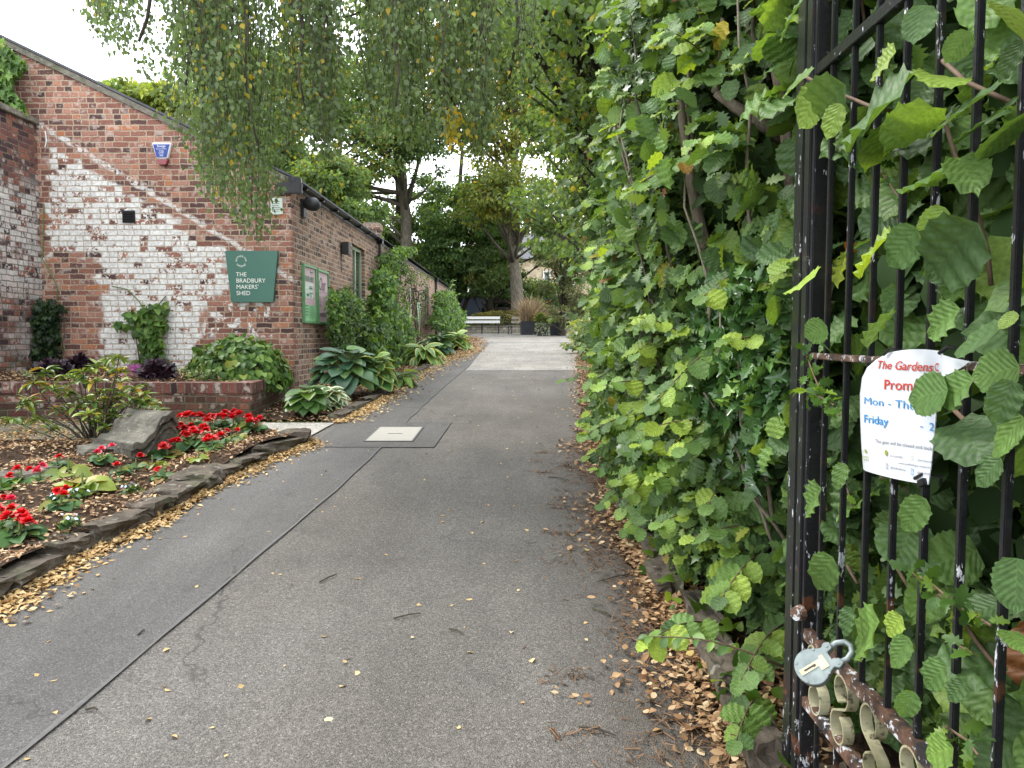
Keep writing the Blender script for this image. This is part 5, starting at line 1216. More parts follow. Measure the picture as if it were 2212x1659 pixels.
def trunk_px(pts, D, base):
    out = [Vector((0, 0, 0))]
    for p in pts: out.append(onY(*p, D)-Vector(base))
    return out
def gbase(px, D): 
    p = onY(px, 700, D); return Vector((p.x, D, float(gz(D))))
# tall bare-stemmed pair behind the roofs
bs = gbase(878, 44)
tree('tall tree with two pale bare stems rising behind the chimney', bs, trunk_px([(877, 560), (878, 470), (868, 400), (862, 330), (850, 200), (845, 60)], 44, bs), .40, clump_set(1, [(690, 20, 1000, 310, 41, 46, 24, 1.1, 2.0), (640, 330, 800, 440, 42, 46, 7, .6, 1.1), (910, 350, 980, 400, 42, 46, 2, .4, .7), (750, -90, 1050, 30, 40, 46, 10, 1.2, 2.2)]), 30000, (.13, .23), 'lf_mid', 'bark_grey', forks=[([onY(880, 440, 44), onY(890, 400, 44), (onY(902, 360, 44)), onY(910, 250, 44)], .16), ([onY(872, 410, 44), onY(850, 380, 44), onY(800, 340, 44)], .12)])
bs = gbase(862, 46)
tree('dark stemmed tree close behind the tall bare-stemmed one', bs, trunk_px([(864, 520), (862, 420), (855, 340), (858, 200)], 46, bs), .32, clump_set(2, [(700, 430, 860, 560, 43, 48, 10, .9, 1.6), (600, 350, 760, 480, 42, 47, 12, .9, 1.7)]), 18000, (.12, .20), 'lf_dark')
bs = gbase(620, 30)
tree('spreading grey-green tree rising behind the eave of the workshop', bs, trunk_px([(640, 480), (660, 430), (690, 380)], 30, bs), .2, clump_set(3, [(600, 320, 760, 430, 27, 31, 11, .5, 1.0), (640, 420, 800, 500, 27, 31, 9, .5, .9), (610, 380, 700, 420, 27, 30, 5, .5, .8)]), 20000, (.09, .16), 'lf_mid')
bs = gbase(760, 36)
tree('crooked dark tree behind the gutter left of the chimney', bs, trunk_px([(785, 520), (775, 470), (765, 440), (730, 400)], 36, bs), .22, clump_set(4, [(680, 400, 820, 500, 34, 38, 9, .6, 1.0)]), 9000, (.10, .17), 'lf_dark', forks=[([onY(765, 445, 36), onY(780, 410, 36), onY(782, 370, 36)], .1)])
bs = gbase(985, 49)
tree('dense dark green tree filling the view above the low roof', bs, trunk_px([(985, 600), (990, 450), (1000, 300)], 49, bs), .35, clump_set(5, [(900, 420, 1080, 610, 45, 51, 30, 1.1, 1.8), (860, 530, 960, 600, 46, 50, 10, .9, 1.4), (980, 380, 1060, 430, 46, 50, 4, .8, 1.2), (1000, 580, 1100, 630, 47, 50, 6, .6, 1.0), (960, 590, 1010, 620, 47, 50, 3, .5, .8)]), 52000, (.12, .20), 'lf_dark')
bs = gbase(1118, 44)
tree('tall lime tree with a stout forked trunk behind the planters', bs, trunk_px([(1121, 690), (1117, 640), (1113, 590), (1108, 550), (1110, 500), (1112, 400), (1108, 250), (1100, 100)], 44, bs), .46, clump_set(6, [(1010, 330, 1130, 480, 39, 43, 14, .8, 1.4), (1000, 120, 1180, 330, 40, 46, 22, 1.1, 1.9), (960, -60, 1200, 130, 40, 47, 18, 1.3, 2.3), (1130, 380, 1200, 520, 41, 45, 7, .7, 1.1)]), 40000, (.12, .20), 'lf_yellow', 'bark_grey', group='trees round the seating area', forks=[([onY(1110, 540, 44), onY(1085, 505, 44), onY(1075, 460, 44)], .16), ([onY(1112, 545, 44), onY(1130, 500, 44), onY(1165, 465, 44), onY(1200, 440, 44)], .18)], rb=-.05)
bs = gbase(1060, 47)
tree('olive green tree hanging low behind the lime trunk', bs, trunk_px([(1060, 640), (1065, 560)], 47, bs), .25, clump_set(7, [(1010, 540, 1110, 640, 44, 48, 12, .6, 1.1), (1130, 540, 1200, 650, 45, 48, 8, .5, 1.0), (1120, 640, 1210, 670, 45, 47, 4, .4, .6)]), 14000, (.10, .16), 'lf_mid', group='trees round the seating area')
bs = gbase(1215, 36)
tree('brownish green pine behind the wooden bench', bs, trunk_px([(1215, 690), (1213, 600), (1216, 520)], 36, bs), .2, clump_set(8, [(1185, 480, 1280, 680, 34, 37, 26, .5, .9), (1200, 440, 1250, 500, 34, 37, 5, .4, .7)]), 13000, (.10, .20), 'lf_pine', T=T_RHODO, name='pine_tree', group='trees round the seating area', droop=.2)
bs = gbase(1290, 20)
tree('overhanging dark tree leaning out above the hedge', (onY(1320, 700, 13).x+1.2, 13, float(gz(13))), [Vector((0, 0, 0)), Vector((-.2, 0, 2.5)), Vector((-.5, -.3, 4.5)), Vector((-1.1, -.6, 6.2))], .2, clump_set(9, [(1215, 120, 1370, 330, 9.5, 14, 24, .3, .6), (1180, -60, 1500, 130, 8.5, 14, 34, .4, .8), (1240, 330, 1340, 620, 11, 14, 22, .3, .55), (1400, -80, 1700, 60, 5.5, 9, 16, .4, .7), (1080, -60, 1180, 60, 9, 12, 6, .3, .5)]), 20000, (.065, .10), 'lf_mid', T=T_HEART, group='trees along the right of the path')
for i, (px, D, bx, n_, mt, lab) in enumerate([(240, 24, (265, 205, 420, 300, 22, 25, 14, .5, .9), 9000, 'lf_lime', 'bright yellow-green tree showing over the gable slope'), (420, 34, (380, 120, 620, 380, 30, 35, 20, 1.0, 1.8), 9000, 'lf_mid', 'broad tree behind the gable hidden by the birch strands'), (560, 40, (480, 150, 900, 360, 38, 43, 20, 1.3, 2.1), 9000, 'lf_mid', 'distant tree crown between the birch strands')]):
    bs = gbase(px, D); tree(lab, bs, trunk_px([(px, 500), (px+10, 300)], D, bs), .25, clump_set(20+i, [bx]), n_*2, (.09, .15) if D < 30 else (.13, .2), mt)
bs = gbase(255, 21); tree('thin sapling tips rising behind the slate verge', bs, trunk_px([(255, 300), (250, 190)], 21, bs), .06, clump_set(30, [(235, 190, 270, 215, 20.5, 21.5, 4, .14, .28)]), 260, (.10, .16), 'lf_mid')
bs = Vector((3.4, 19, float(gz(19))))
tree('light green tree whose canopy joins the hedge top and the birch', bs, [Vector((0, 0, 0)), Vector((-.3, 0, 2.5)), Vector((-.8, 0, 5)), Vector((-1.6, 0, 8))], .2, clump_set(33, [(1150, -80, 1330, 200, 16, 22, 24, .5, 1.0), (1175, 180, 1320, 520, 17, 22, 24, .5, .9), (1060, -80, 1180, 90, 16, 22, 10, .4, .9)]), 26000, (.08, .13), 'lf_mid', T=T_HEART, group='trees along the right of the path')
# row of far trees closing the horizon
for i in range(16):
    x = -75+i*9.2+random.uniform(-2, 2); D = random.uniform(70, 84); 
    if -14 < x < 12 and False: continue
    t = Vector((x, D, float(gz(D)))); cl = [(t+Vector((random.gauss(0, 2.6), random.gauss(0, 1.5), random.uniform(1.0, 4.6))), random.uniform(1.0, 1.9)) for _ in range(16)]
    tree(f'low far tree closing the view, number {i+1} from the left', t, [Vector((0, 0, 0)), Vector((0, 0, 3)), Vector((.4, 0, 5))], .25, cl, 3600, (.25, .42), 'lf_mid' if i % 2 else 'lf_dark', group='far row of trees')

# ================================================================== FAR SEATING AREA
ZB = float(gz(41))
rw = thing('rubble_wall', 'low dry stone wall behind the benches', 'wall', (0, 41.6, ZB))
b = MB(); b.box((-4.6, 41.5, ZB-.3), (8.5, 41.9, ZB+.36)); 
o = b.build('stonework', M['stone_rubble'], rw)
b = MB(); xx = -4.6
while xx < 8.4: L = random.uniform(.4, .8); b.box((xx, 41.46, ZB+.363), (xx+L-.01, 41.94, ZB+.42+random.uniform(0, .02))); xx += L
b.build('coping', M['coping_stone'], rw)
strip('soil', 41.9, 60, -9, 9, .3, M['soil'], 2)
def mound(name, label, cat, px0, px1, ytop, ybot, D, depth, mat, n, size, T=T_ELL, core='lf_hedge_dark'):
    a = onY(px0, ybot, D); c = onY(px1, ybot, D); tp_ = onY(px0, ytop, D).z; w = (c.x-a.x)/2; cx = (a.x+c.x)/2; h = tp_-a.z
    t = thing(name, label, cat, (cx, D+depth/2, a.z))
    th = rng.uniform(0, math.pi, n*2); ph = rng.uniform(0, 2*math.pi, n*2); d = randdir(n*2); d = d[d[:, 2] > -.05][:n]
    e = np.sign(d)*np.abs(d)**.62; P = np.stack([cx+e[:, 0]*w*.98, D+depth/2+e[:, 1]*depth/2, a.z+e[:, 2]*h*.98], 1)+rng.normal(0, .02, (len(d), 3))
    P += e*(fbm(P, 1.4)*.14)[:, None]
    ax = d+rng.normal(0, .5, (len(d), 3)); leaves('foliage', T, P, ax, d+rng.normal(0, .5, (len(d), 3)), rng.uniform(*size, len(d)), M[mat], t, smooth=False)
    b = MB(); b.grid(20, 8, lambda u, v: (cx+math.copysign(abs(math.cos(u*2*math.pi))**.62, math.cos(u*2*math.pi))*math.cos(v*math.pi/2)**.62*w*.93, D+depth/2+math.copysign(abs(math.sin(u*2*math.pi))**.62, math.sin(u*2*math.pi))*math.cos(v*math.pi/2)**.62*depth*.45, a.z+math.sin(v*math.pi/2)**.62*h*.92)); b.build('inner_growth', M[core], t, smooth=True)
    return t
mound('clipped_hedge', 'low rounded clipped yew hedge with bronze tips behind the white bench', 'hedge', 1008, 1172, 673, 716, 42.1, 2.6, 'lf_yew', 11000, (.07, .12))
mound('clipped_hedge', 'dark clipped hedge standing behind the lime trunk and planters', 'hedge', 1130, 1330, 672, 730, 45, 2.0, 'lf_hedge_dark', 7000, (.08, .14))
mound('clipped_hedge', 'tall dark hedge in the shade beyond the white bench', 'hedge', 1040, 1118, 638, 730, 49, 1.6, 'lf_hedge_dark', 5000, (.08, .14))
def bench(label, c, rz, L, slatm, backm):
    t = thing('garden_bench', label, 'bench', c, 'benches in front of the low stone wall', rz=rz); h = L/2
    def bb(lo, hi, name, m, **k): b = MB(); b.box(lo, hi, **k); return b.build(name, M[m], t, local=True, bevel=.004)
    for i in range(3): bb((-h, -.22+i*.15, .43), (h, -.22+i*.15+.125, .455), 'seat_slat', slatm)
    bb((-h, .255, .56), (h, .285, .70), 'back_slat', backm); bb((-h, .285, .77), (h, .315, .91), 'back_slat', backm)
    for x in (-h+.06, 0, h-.06):
        b = MB(); b.bar((x, -.2, 0), (x, -.2, .43), .035, .035); b.bar((x, .2, 0), (x, .22, .43), .035, .035); b.bar((x, .24, .40), (x, .34, .93), .03, .035); b.bar((x, -.22, .415), (x, .24, .415), .03, .03); b.bar((x, -.2, .08), (x, .18, .40), .02, .02); b.build('leg_frame', M['dark_iron'], t, local=True)
    return t
pA = onY(1041, 718, 40.4); bench('white painted bench with dark seat and iron legs in front of the yew hedge', (pA.x, 40.4, float(gz(40.4))), R(-3), 1.86, 'dark_iron', 'white_paint')
pB = onY(1124, 722, 39.4); bench('pale bench half hidden behind the black planters', (pB.x+.1, 39.3, float(gz(39.3))), R(-25), 1.5, 'grey_wood', 'grey_wood')
pC = onY(1250, 726, 37.6); bench('weathered grey wooden bench right of the black planters', (pC.x, 37.4, float(gz(37.4))), R(-6), 2.0, 'grey_wood', 'grey_wood')
def planter(label, px0, px1, D, rz, h):
    a, c = onY(px0, 720, D), onY(px1, 720, D); w = (c.x-a.x); t = thing('black_planter', label, 'planter', ((a.x+c.x)/2, D+w*.5, float(gz(D+w*.5))), 'black planters by the benches', rz=rz); k = w*.46
    b = MB(); b.add([(-k*.92, -k*.92, 0), (k*.92, -k*.92, 0), (k*.92, k*.92, 0), (-k*.92, k*.92, 0), (-k, -k, h), (k, -k, h), (k, k, h), (-k, k, h)], [(0, 3, 2, 1), (4, 5, 6, 7), (0, 1, 5, 4), (1, 2, 6, 5), (2, 3, 7, 6), (3, 0, 4, 7)]); b.box((-k*1.04, -k*1.04, h-.08), (k*1.04, k*1.04, h-.01)); b.box((-.012, -k*1.01, .05), (.012, -k*.95, h-.1)); b.build('tub', M['planter_black'], t, local=True, bevel=.01)
    b = MB(); b.box((-k*.95, -k*.95, h-.008), (k*.95, k*.95, h)); b.build('compost', M['soil'], t, local=True)
    return t, (a.x+c.x)/2, D+w*.5, float(gz(D))+h, w
q1 = planter('wide black planter box filled with dry ornamental grass', 1123, 1160, 37.6, R(4), .66); q2 = planter('front black planter box with trailing variegated ivy', 1159, 1186, 35.5, R(-4), .62); q3 = planter('right black planter box next to the wooden bench', 1187, 1213, 36.4, R(3), .62)
og = thing('ornamental_grass', 'dry straw coloured ornamental grass in the wide planter', 'grass plant', (q1[1], q1[2], q1[3]))
Ps = np.array([[q1[1]+rng.normal(0, .16), q1[2]+rng.normal(0, .12), q1[3]-.05] for _ in range(900)]); Ax = rng.normal(0, .42, (900, 3))+[.25, 0, 1]
leaves('foliage', tmpl_grid(lambda t: .018*(1-t*.8), 4, 1, 0, .1, .5), Ps, Ax, rng.normal(0, 1, (900, 3)), rng.uniform(.6, 1.25, 900), M['dry_grass'], og)
def ball(name, label, cat, c, r, n, size, mat, T=T_HEART, flat=.7, group=None):
    t = thing(name, label, cat, c, group); crown_leaves(t, 'foliage', [(Vector(c)+Vector((0, 0, r*.3)), r)], n, size, M[mat], T=T, flat=flat); return t
ball('trailing_ivy', 'variegated ivy trailing over the front black planter', 'plant', (q2[1], q2[2], q2[3]), .32, 300, (.05, .08), 'lf_varieg'); ball('lime_shrub', 'lime green foliage plant rising from the front black planter', 'plant', (q2[1]+.05, q2[2]+.1, q2[3]+.15), .34, 500, (.07, .12), 'lf_lime')
Ps = [(q2[1]+random.uniform(-.35, .35), q2[2]-q2[4]*.5-.02, q2[3]-random.random()**1.5*.55) for _ in range(110)]; tr_ = thing('trailing_ivy', 'long pale ivy trails hanging down the black planter fronts', 'plant', (q2[1], q2[2]-.3, q2[3]))
leaves('foliage', T_HEART, Ps, rng.normal(0, .4, (110, 3))+[0, -.2, -1], rng.normal(0, .4, (110, 3))+[0, -1, .3], rng.uniform(.05, .08, 110), M['lf_varieg'], tr_)
ball('trailing_ivy', 'variegated ivy spilling from the right black planter', 'plant', (q3[1], q3[2], q3[3]), .36, 420, (.06, .1), 'lf_varieg')
# far right border shrub, pale variegated
for i, (px, py, D, r, lab, mt) in enumerate([(1262, 745, 20, .62, 'pale variegated shrub at the right edge of the concrete', 'lf_varieg'), (1275, 715, 24, .7, 'yellow-green shrub behind the pale variegated one', 'lf_lime'), (1300, 735, 17, .7, 'grey-green shrub partly hidden by the hedge', 'lf_varieg'), (1330, 700, 26, 1.6, 'dark shrub closing the right border', 'lf_mid')]):
    p = onY(px, py, D); g = float(gz(D)); ball('border_shrub', lab, 'shrub', (p.x+r*.3, D, g+r*.35), r, 2600, (.07, .12) if r < 1 else (.12, .2), mt, T=T_ELL, flat=.9, group='shrubs of the right border')
# stone house and dark shop front across the road
hs = thing('stone_house', 'pale sandstone house glimpsed behind the lime tree', 'building', (2, 62, 1.9)); Z0 = 1.9
def zpx(py, D): return onY(1106, py, D).z
xa, xb = onY(1060, 600, 62).x, onY(1330, 600, 62).x; ze_ = zpx(560, 62)
b = MB(); b.box((xa, 62, Z0-.5), (xb, 70, ze_)); b.build('wall', M['stone_far'], hs)
b = MB(); b.add([(xa-.3, 61.7, ze_+.01), (xb+.3, 61.7, ze_+.01), (xb+.3, 66, ze_+2.6), (xa-.3, 66, ze_+2.6), (xb+.3, 70.3, ze_+.01), (xa-.3, 70.3, ze_+.01)], [(0, 1, 2, 3), (3, 2, 4, 5)]); b.build('roof', M['slate'], hs)
for px0, px1, py0, py1 in ((1173, 1190, 585, 614), (1080, 1098, 585, 614), (1225, 1242, 585, 614)):
    x0, x1, z0, z1 = onY(px0, 600, 62).x, onY(px1, 600, 62).x, zpx(py1, 62), zpx(py0, 62)
    b = MB(); b.box((x0, 61.93, z0), (x0+.12, 62.02, z1)); b.box((x1-.12, 61.93, z0), (x1, 62.02, z1)); b.box((x0+.12, 61.93, z1-.12), (x1-.12, 62.02, z1)); b.box((x0-.1, 61.88, z0-.15), (x1+.1, 62.02, z0)); w_ = b.build('window', M['white_paint'], hs); b = MB(); b.box((x0+.12, 61.96, z0+.003), (x1-.12, 61.97, z1-.12)); b.build('pane', M['glass'], w_)
shp = thing('shop_front', 'dark navy shop front with orange lettering beyond the garden', 'shop', (3, 58, 1.9))
xa, xb = onY(1085, 650, 58).x, onY(1300, 650, 58).x
b = MB(); b.box((xa, 58, Z0-.5), (xb, 61.5, zpx(640, 58))); b.build('shop_wall', M['navy'], shp)
b = MB(); b.box((xa-.1, 57.8, zpx(665, 58)), (xb+.1, 57.98, zpx(638, 58))); b.build('fascia', M['navy'], shp)
text_mesh('lettering', 'OF', .55, lambda x, y: Vector((onY(1132, 660, 57.8).x+x, 57.77, zpx(662, 58)+y)), M['letter_orange'], shp); text_mesh('lettering', 'MOR', .55, lambda x, y: Vector((onY(1160, 660, 57.8).x+x, 57.77, zpx(661, 58)+y)), M['letter_orange'], shp)
for px0, px1 in ((1092, 1106), (1136, 1146), (1150, 1160), (1166, 1190), (1200, 1225)):
    x0, x1 = onY(px0, 680, 58).x, onY(px1, 680, 58).x; b = MB(); b.box((x0, 57.95, zpx(700, 58)), (x1, 57.99, zpx(670, 58))); b.build('shop_window', M['glass'], shp)
for px0, px1, py0, py1 in ((1141, 1145, 647, 662), (1141, 1146, 668, 680), (1098, 1103, 667, 676)):
    x0, x1 = onY(px0, 680, 57).x, onY(px1, 680, 57).x; b = MB(); b.box((x0, 56.95, zpx(py1, 57)), (x1, 57.0, zpx(py0, 57))); b.build('shop_poster', M['white_plastic'], shp)
van = thing('site_hut', 'long dark cabin in the shade beyond the shrubs on the left', 'cabin', (-4, 56, 1.9)); xa, xb = onY(985, 650, 56).x, onY(1082, 650, 56).x
b = MB(); b.box((xa, 56, Z0-.3), (xb, 60, zpx(640, 56))); b.build('wall', M['navy'], van, bevel=.03); b = MB(); b.box((xa-.1, 55.8, zpx(640, 56)+.005), (xb+.1, 60.2, zpx(634, 56))); b.build('roof', M['slate'], van)

# ================================================================== CLIMBERS AND SHRUBS ON THE WALLS
def wallplant(name, label, pts, n, size, mat, T, plane, depth, cat='climber', stems=6, root=None, bm='twig', fn=None, nrm=None, thick=.12):
    """pts: photo outline [(x,y,rx,ry)] blobs on the wall plane ('y' front wall, 'x' side wall)"""
    f = (lambda q: onY(q[0], q[1], YW-depth)) if plane == 'y' else (lambda q: onX(q[0], q[1], XW+depth))
    c0 = f(root) if root else f(pts[-1]); g = PZ if plane == 'y' else float(gz(c0.y)); t = thing(name, label, cat, (c0.x, c0.y, g))
    A = np.array([p[2]*p[3] for p in pts], float); idx = rng.choice(len(pts), n, p=A/A.sum()); P = []
    for i in idx:
        p = pts[i]; a = random.uniform(0, 2*math.pi); r = math.sqrt(random.random())*(1+.55*mnoise.noise(Vector((math.cos(a)*2.2, math.sin(a)*2.2, i*3.7+n*.01)))+(.25 if random.random() < .06 else 0)); q = (p[0]+p[2]*r*math.cos(a), p[1]+p[3]*r*math.sin(a)); v = f(q)
        d = (rng.random()-.5)*2*thick*(1-r*r*.6)
        if plane == 'y': v.y += d; v.y = min(v.y, YW-.02)
        else: v.x += d; v.x = max(v.x, XW+.02)
        P.append(v)
    out = np.array([0, -1, .45]) if plane == 'y' else np.array([.9, -.5, .5])
    ax = rng.normal(0, .5, (n, 3))+np.array([0, 0, -.8])+out*.3; nr = out+rng.normal(0, .4, (n, 3))
    leaves('foliage', T, P, ax, nr, rng.uniform(*size, n), M[mat], t)
    if n > 2500:          # long shoots breaking the outline
        sp, sa, sn, ss = [], [], [], []; b = MB()
        for k in range(n//110):
            s = Vector(P[random.randrange(len(P))]); d = Vector((random.uniform(.0, .8), random.uniform(-.8, .5), random.uniform(-.1, 1.0))).normalized(); L = random.uniform(.18, .5)
            b.tube([s, s+d*L*.6, s+d*L+Vector((0, 0, -.05))], .004, 4)
            for q in range(11): t_ = q/10; sp.append(s+d*L*t_+Vector((0, 0, -.05*t_*t_))); sa.append(d*.5+Vector(rng.normal(0, .6, 3))); sn.append(Vector((.4, -.4, .8))+Vector(rng.normal(0, .3, 3))); ss.append(random.uniform(*size)*(1.05-.35*t_))
        b.build('shoots', M['twig'], t); leaves('shoot_foliage', T, sp, sa, sn, ss, M[mat], t, rnd=rng.uniform(.5, 1, len(sp)))
    b = MB(); rr = random.Random(n)
    for k in range(stems):
        q = pts[rr.randrange(len(pts))]; e = f((q[0]+rr.uniform(-.5, .5)*q[2], q[1]-q[3]*.8)); s = Vector((c0.x+rr.uniform(-.1, .1), c0.y+rr.uniform(-.05, .05), g-.03)); m = s.lerp(e, .5)+Vector((rr.gauss(0, .08), rr.gauss(0, .03), .05))
        b.tube([s, s.lerp(m, .6), m, m.lerp(e, .6), e], [.012, .010, .008, .006, .003], 5)
    b.build('stems', M[bm], t, smooth=True); return t
wallplant('ivy_climber', 'dark ivy climbing in the corner by the garden wall', [(98, 700, 26, 48), (95, 760, 32, 40), (102, 665, 20, 18), (80, 690, 12, 12), (130, 668, 14, 6)], 1500, (.05, .09), 'lf_hedge_dark', T_IVY, 'y', .18, root=(105, 800), thick=.16)
wallplant('ivy_climber', 'heart-leaved climber in the middle of the whitewashed wall', [(325, 700, 28, 40), (328, 750, 22, 40), (300, 685, 24, 10), (350, 665, 14, 8), (322, 790, 34, 12), (262, 700, 12, 6)], 620, (.07, .12), 'lf_epimedium', T_HEART, 'y', .12, root=(322, 800), thick=.08)
b = MB()
for pts in ([(322, 690), (300, 650), (275, 625), (242, 618)], [(335, 680), (345, 655), (358, 640)], [(120, 700), (124, 620), (105, 580), (92, 560), (95, 440)], [(140, 760), (125, 700)]):
    b.tube([onY(*p, YW-.03) for p in pts], .008, 5)
props(b.build('bare_vine_stems', M['green_stem']), 'thin bare vine stems clinging to the brick above the climbers', 'vine', kind=None)
pI = thing('ivy_climber', 'bright ivy covering the top of the gable at the far left', 'climber', (-7.5, YW, 5)); n_ = 3600
P = [];
while len(P) < n_:
    px, py = random.uniform(-120, 52), random.uniform(40, 245)
    lim = 30+18*math.sin(py*.06)+(8 if py > 130 else -10); 
    if px > lim: continue
    if py < 95-.5*(px)+random.uniform(-18, 10)*1.0 and px > -60: continue
    v = onY(px, py, YW-.1-random.random()*.28); P.append(v)
leaves('foliage', T_IVY, P, rng.normal(0, .4, (n_, 3))+[0, -.2, -1], rng.normal(0, .4, (n_, 3))+[0, -1, .5], rng.uniform(.07, .11, n_), M['lf_epimedium'], pI)
wallplant('climbing_shrub', 'rounded climbing shrub against the side wall, right of the notice boards', [(738, 660, 26, 38), (752, 690, 30, 40), (738, 720, 22, 34), (778, 705, 26, 34), (775, 750, 26, 32), (745, 745, 24, 24), (770, 655, 8, 14)], 3200, (.055, .09), 'lf_climber', T_ELL, 'x', .28, root=(775, 800), thick=.17, stems=12)
wallplant('climbing_shrub', 'tall leafy climber piled beside the downpipe and first window', [(838, 695, 32, 42), (824, 650, 14, 40), (852, 735, 36, 40), (845, 785, 44, 38), (862, 710, 16, 34), (826, 610, 12, 26), (812, 720, 20, 34), (866, 795, 18, 22), (800, 760, 14, 24)], 7000, (.07, .115), 'lf_climber', T_HEART, 'x', .50, root=(850, 840), thick=.28, stems=14)
wallplant('clematis', 'light green clematis rambling up the black downpipe to the roof', [(850, 560, 30, 22), (862, 545, 24, 14), (838, 600, 22, 30), (880, 540, 24, 10), (835, 565, 14, 20), (868, 580, 14, 16), (858, 620, 10, 20)], 1700, (.06, .10), 'lf_clematis', T_ELL, 'x', .22, root=(840, 760), thick=.10, stems=10)
wallplant('climbing_rose', 'straggling thin climber round the outbuilding door and windows', [(900, 600, 16, 20), (886, 600, 12, 16), (915, 640, 8, 40), (893, 660, 8, 30), (876, 640, 10, 40), (925, 600, 10, 10)], 380, (.06, .10), 'lf_clematis', T_ELL, 'x', .12, root=(905, 735), thick=.05, stems=14)
wallplant('wall_shrub', 'dense dark leafy shrub at the far end of the low brick range', [(966, 665, 18, 26), (975, 700, 22, 18), (958, 640, 10, 14), (988, 685, 9, 16), (955, 690, 12, 24)], 4200, (.09, .15), 'lf_climber', T_ELL, 'x', .6, root=(968, 722), thick=.4)

# ================================================================== HOSTAS AND BEDDING
def hosta(label, px, py, w, h, n, mat, T=T_HOSTA, size=None, blue=None):
    g = G(px, py); W = w/FPX*g.y; H = h/FPX*g.y; t = thing('hosta', label, 'plant', g, 'hostas along the side wall'); s = size or W*.36
    P, A, N_, S = [], [], [], []; b = MB()
    for i in range(n):
        a = i*2.39996+random.uniform(-.3, .3); k = math.sqrt((i+.5)/n); r = W/2*.62*k; z = H*(1-.62*k*k)*random.uniform(.85, 1.0)
        c = g+Vector((r*math.cos(a)*.75, r*math.sin(a)*.75, z)); d = Vector((math.cos(a), math.sin(a), .55-1.0*k)); P.append(c); A.append(d); N_.append(Vector((math.cos(a)*.15*(k), math.sin(a)*.15*k-.15, 1))+Vector(rng.normal(0, .15, 3))); S.append(s*random.uniform(.75, 1.15))
        st_ = g+Vector((r*.12*math.cos(a), r*.12*math.sin(a), 0)); b.tube([st_, st_.lerp(c, .55)+Vector((0, 0, H*.06)), c+d.normalized()*.02], .006, 5)
    leaves('foliage', T, P, A, N_, S, M[mat], t, zvar=(.4, 1.1), wvar=(.85, 1.15)); b.build('stalks', M['green_stem'], t, smooth=True); return t
hosta('big blue-green hosta with broad leaves at the building corner', 745, 858, 205, 108, 74, 'lf_hosta_blue', size=.27)
hosta('yellow-edged hosta merging with the big blue one on its right', 812, 852, 105, 84, 54, 'lf_hosta_edge', size=.22)
hosta('small blue-green hosta closest to the camera beside the planter', 665, 898, 125, 62, 38, 'lf_hosta_green', size=.19)
hosta('cream striped hosta between the two blue ones', 712, 882, 88, 44, 40, 'lf_hosta_white', T=T_HOSTA, size=.18)
hosta('slender green hosta at the foot of the tall climber', 915, 788, 84, 42, 44, 'lf_hosta_edge', T=T_HOSTAN, size=.40)
hosta('dark green hosta below the outbuilding window', 950, 768, 52, 44, 40, 'lf_hosta_blue', size=.36)
hosta('pale gold hosta at the bend of the path', 985, 757, 54, 36, 44, 'lf_hosta_edge', T=T_HOSTA, size=.36)
hosta('grey-green striped hosta against the brick below the second downpipe', 930, 760, 50, 34, 34, 'lf_hosta_white', T=T_HOSTAN, size=.34)
hosta('low dark hosta between the gold edged one and the tall climber', 868, 836, 60, 34, 24, 'lf_climber', T=T_HOSTAN, size=.26)
# epimedium mound in the planter
c = onY(518, 815, 9.2); t = thing('epimedium_mound', 'big round mound of overlapping pale green leaves at the right end of the planter', 'plant', (c.x, 9.2, PZ)); n_ = 2300
d = randdir(n_*2); d = d[(d[:, 2] > -.25)][:n_]; n_ = len(d); w = 100/FPX*9.2; h = (820-732)/FPX*9.2
rad = rng.uniform(.72, 1.02, n_); P = np.array([c.x, 9.2, PZ+.0])+d*np.array([w*1.04, .62, h])*rad[:, None]; P[:, 2] = np.maximum(P[:, 2], PZ-.12)
leaves('foliage', T_HEART, P, d*.6+rng.normal(0, .3, (n_, 3))+[0, 0, -.7], d+rng.normal(0, .3, (n_, 3))+[0, -.1, .3], rng.uniform(.06, .105, n_), M['lf_epimedium'], t)
def tuft(name, label, px, py, D, w, h, n, size, mat, T=T_IVY, cat='plant', group=None, zoff=None, up=.2):
    c = onY(px, py, D); 
    if zoff is not None: c.z = zoff
    W, H = w/FPX*D/2, h/FPX*D; t = thing(name, label, cat, c, group); d = randdir(n*2); d = d[d[:, 2] > 0][:n]; r = rng.uniform(.35, 1, len(d))
    P = np.array(c)+d*np.array([W, W*.8, H])*r[:, None]; leaves('foliage', T, P, d+rng.normal(0, .35, (len(d), 3))+[0, 0, up-.2], d*.4+rng.normal(0, .35, (len(d), 3))+[0, -.3, .7], rng.uniform(*size, len(d)), M[mat], t); return t, c
tuft('heuchera', 'near-black heuchera in the planter at the foot of the dark ivy', 115, 808, 8.9, 82, 30, 420, (.05, .08), 'lf_heuchera', group='heucheras in the planter')
tuft('heuchera', 'purple-black heuchera right of the pink heather', 340, 814, 8.6, 78, 34, 520, (.05, .08), 'lf_heuchera', group='heucheras in the planter')
tuft('heuchera', 'wine red heuchera nearer the wall behind the rhododendron top', 172, 795, 9.4, 60, 26, 320, (.05, .08), 'lf_heuchera', group='heucheras in the planter')
tuft('heather', 'pink flowering heather in the middle of the planter', 290, 812, 8.7, 52, 24, 700, (.02, .035), 'lf_heather', T=T_ELL, up=1.4)
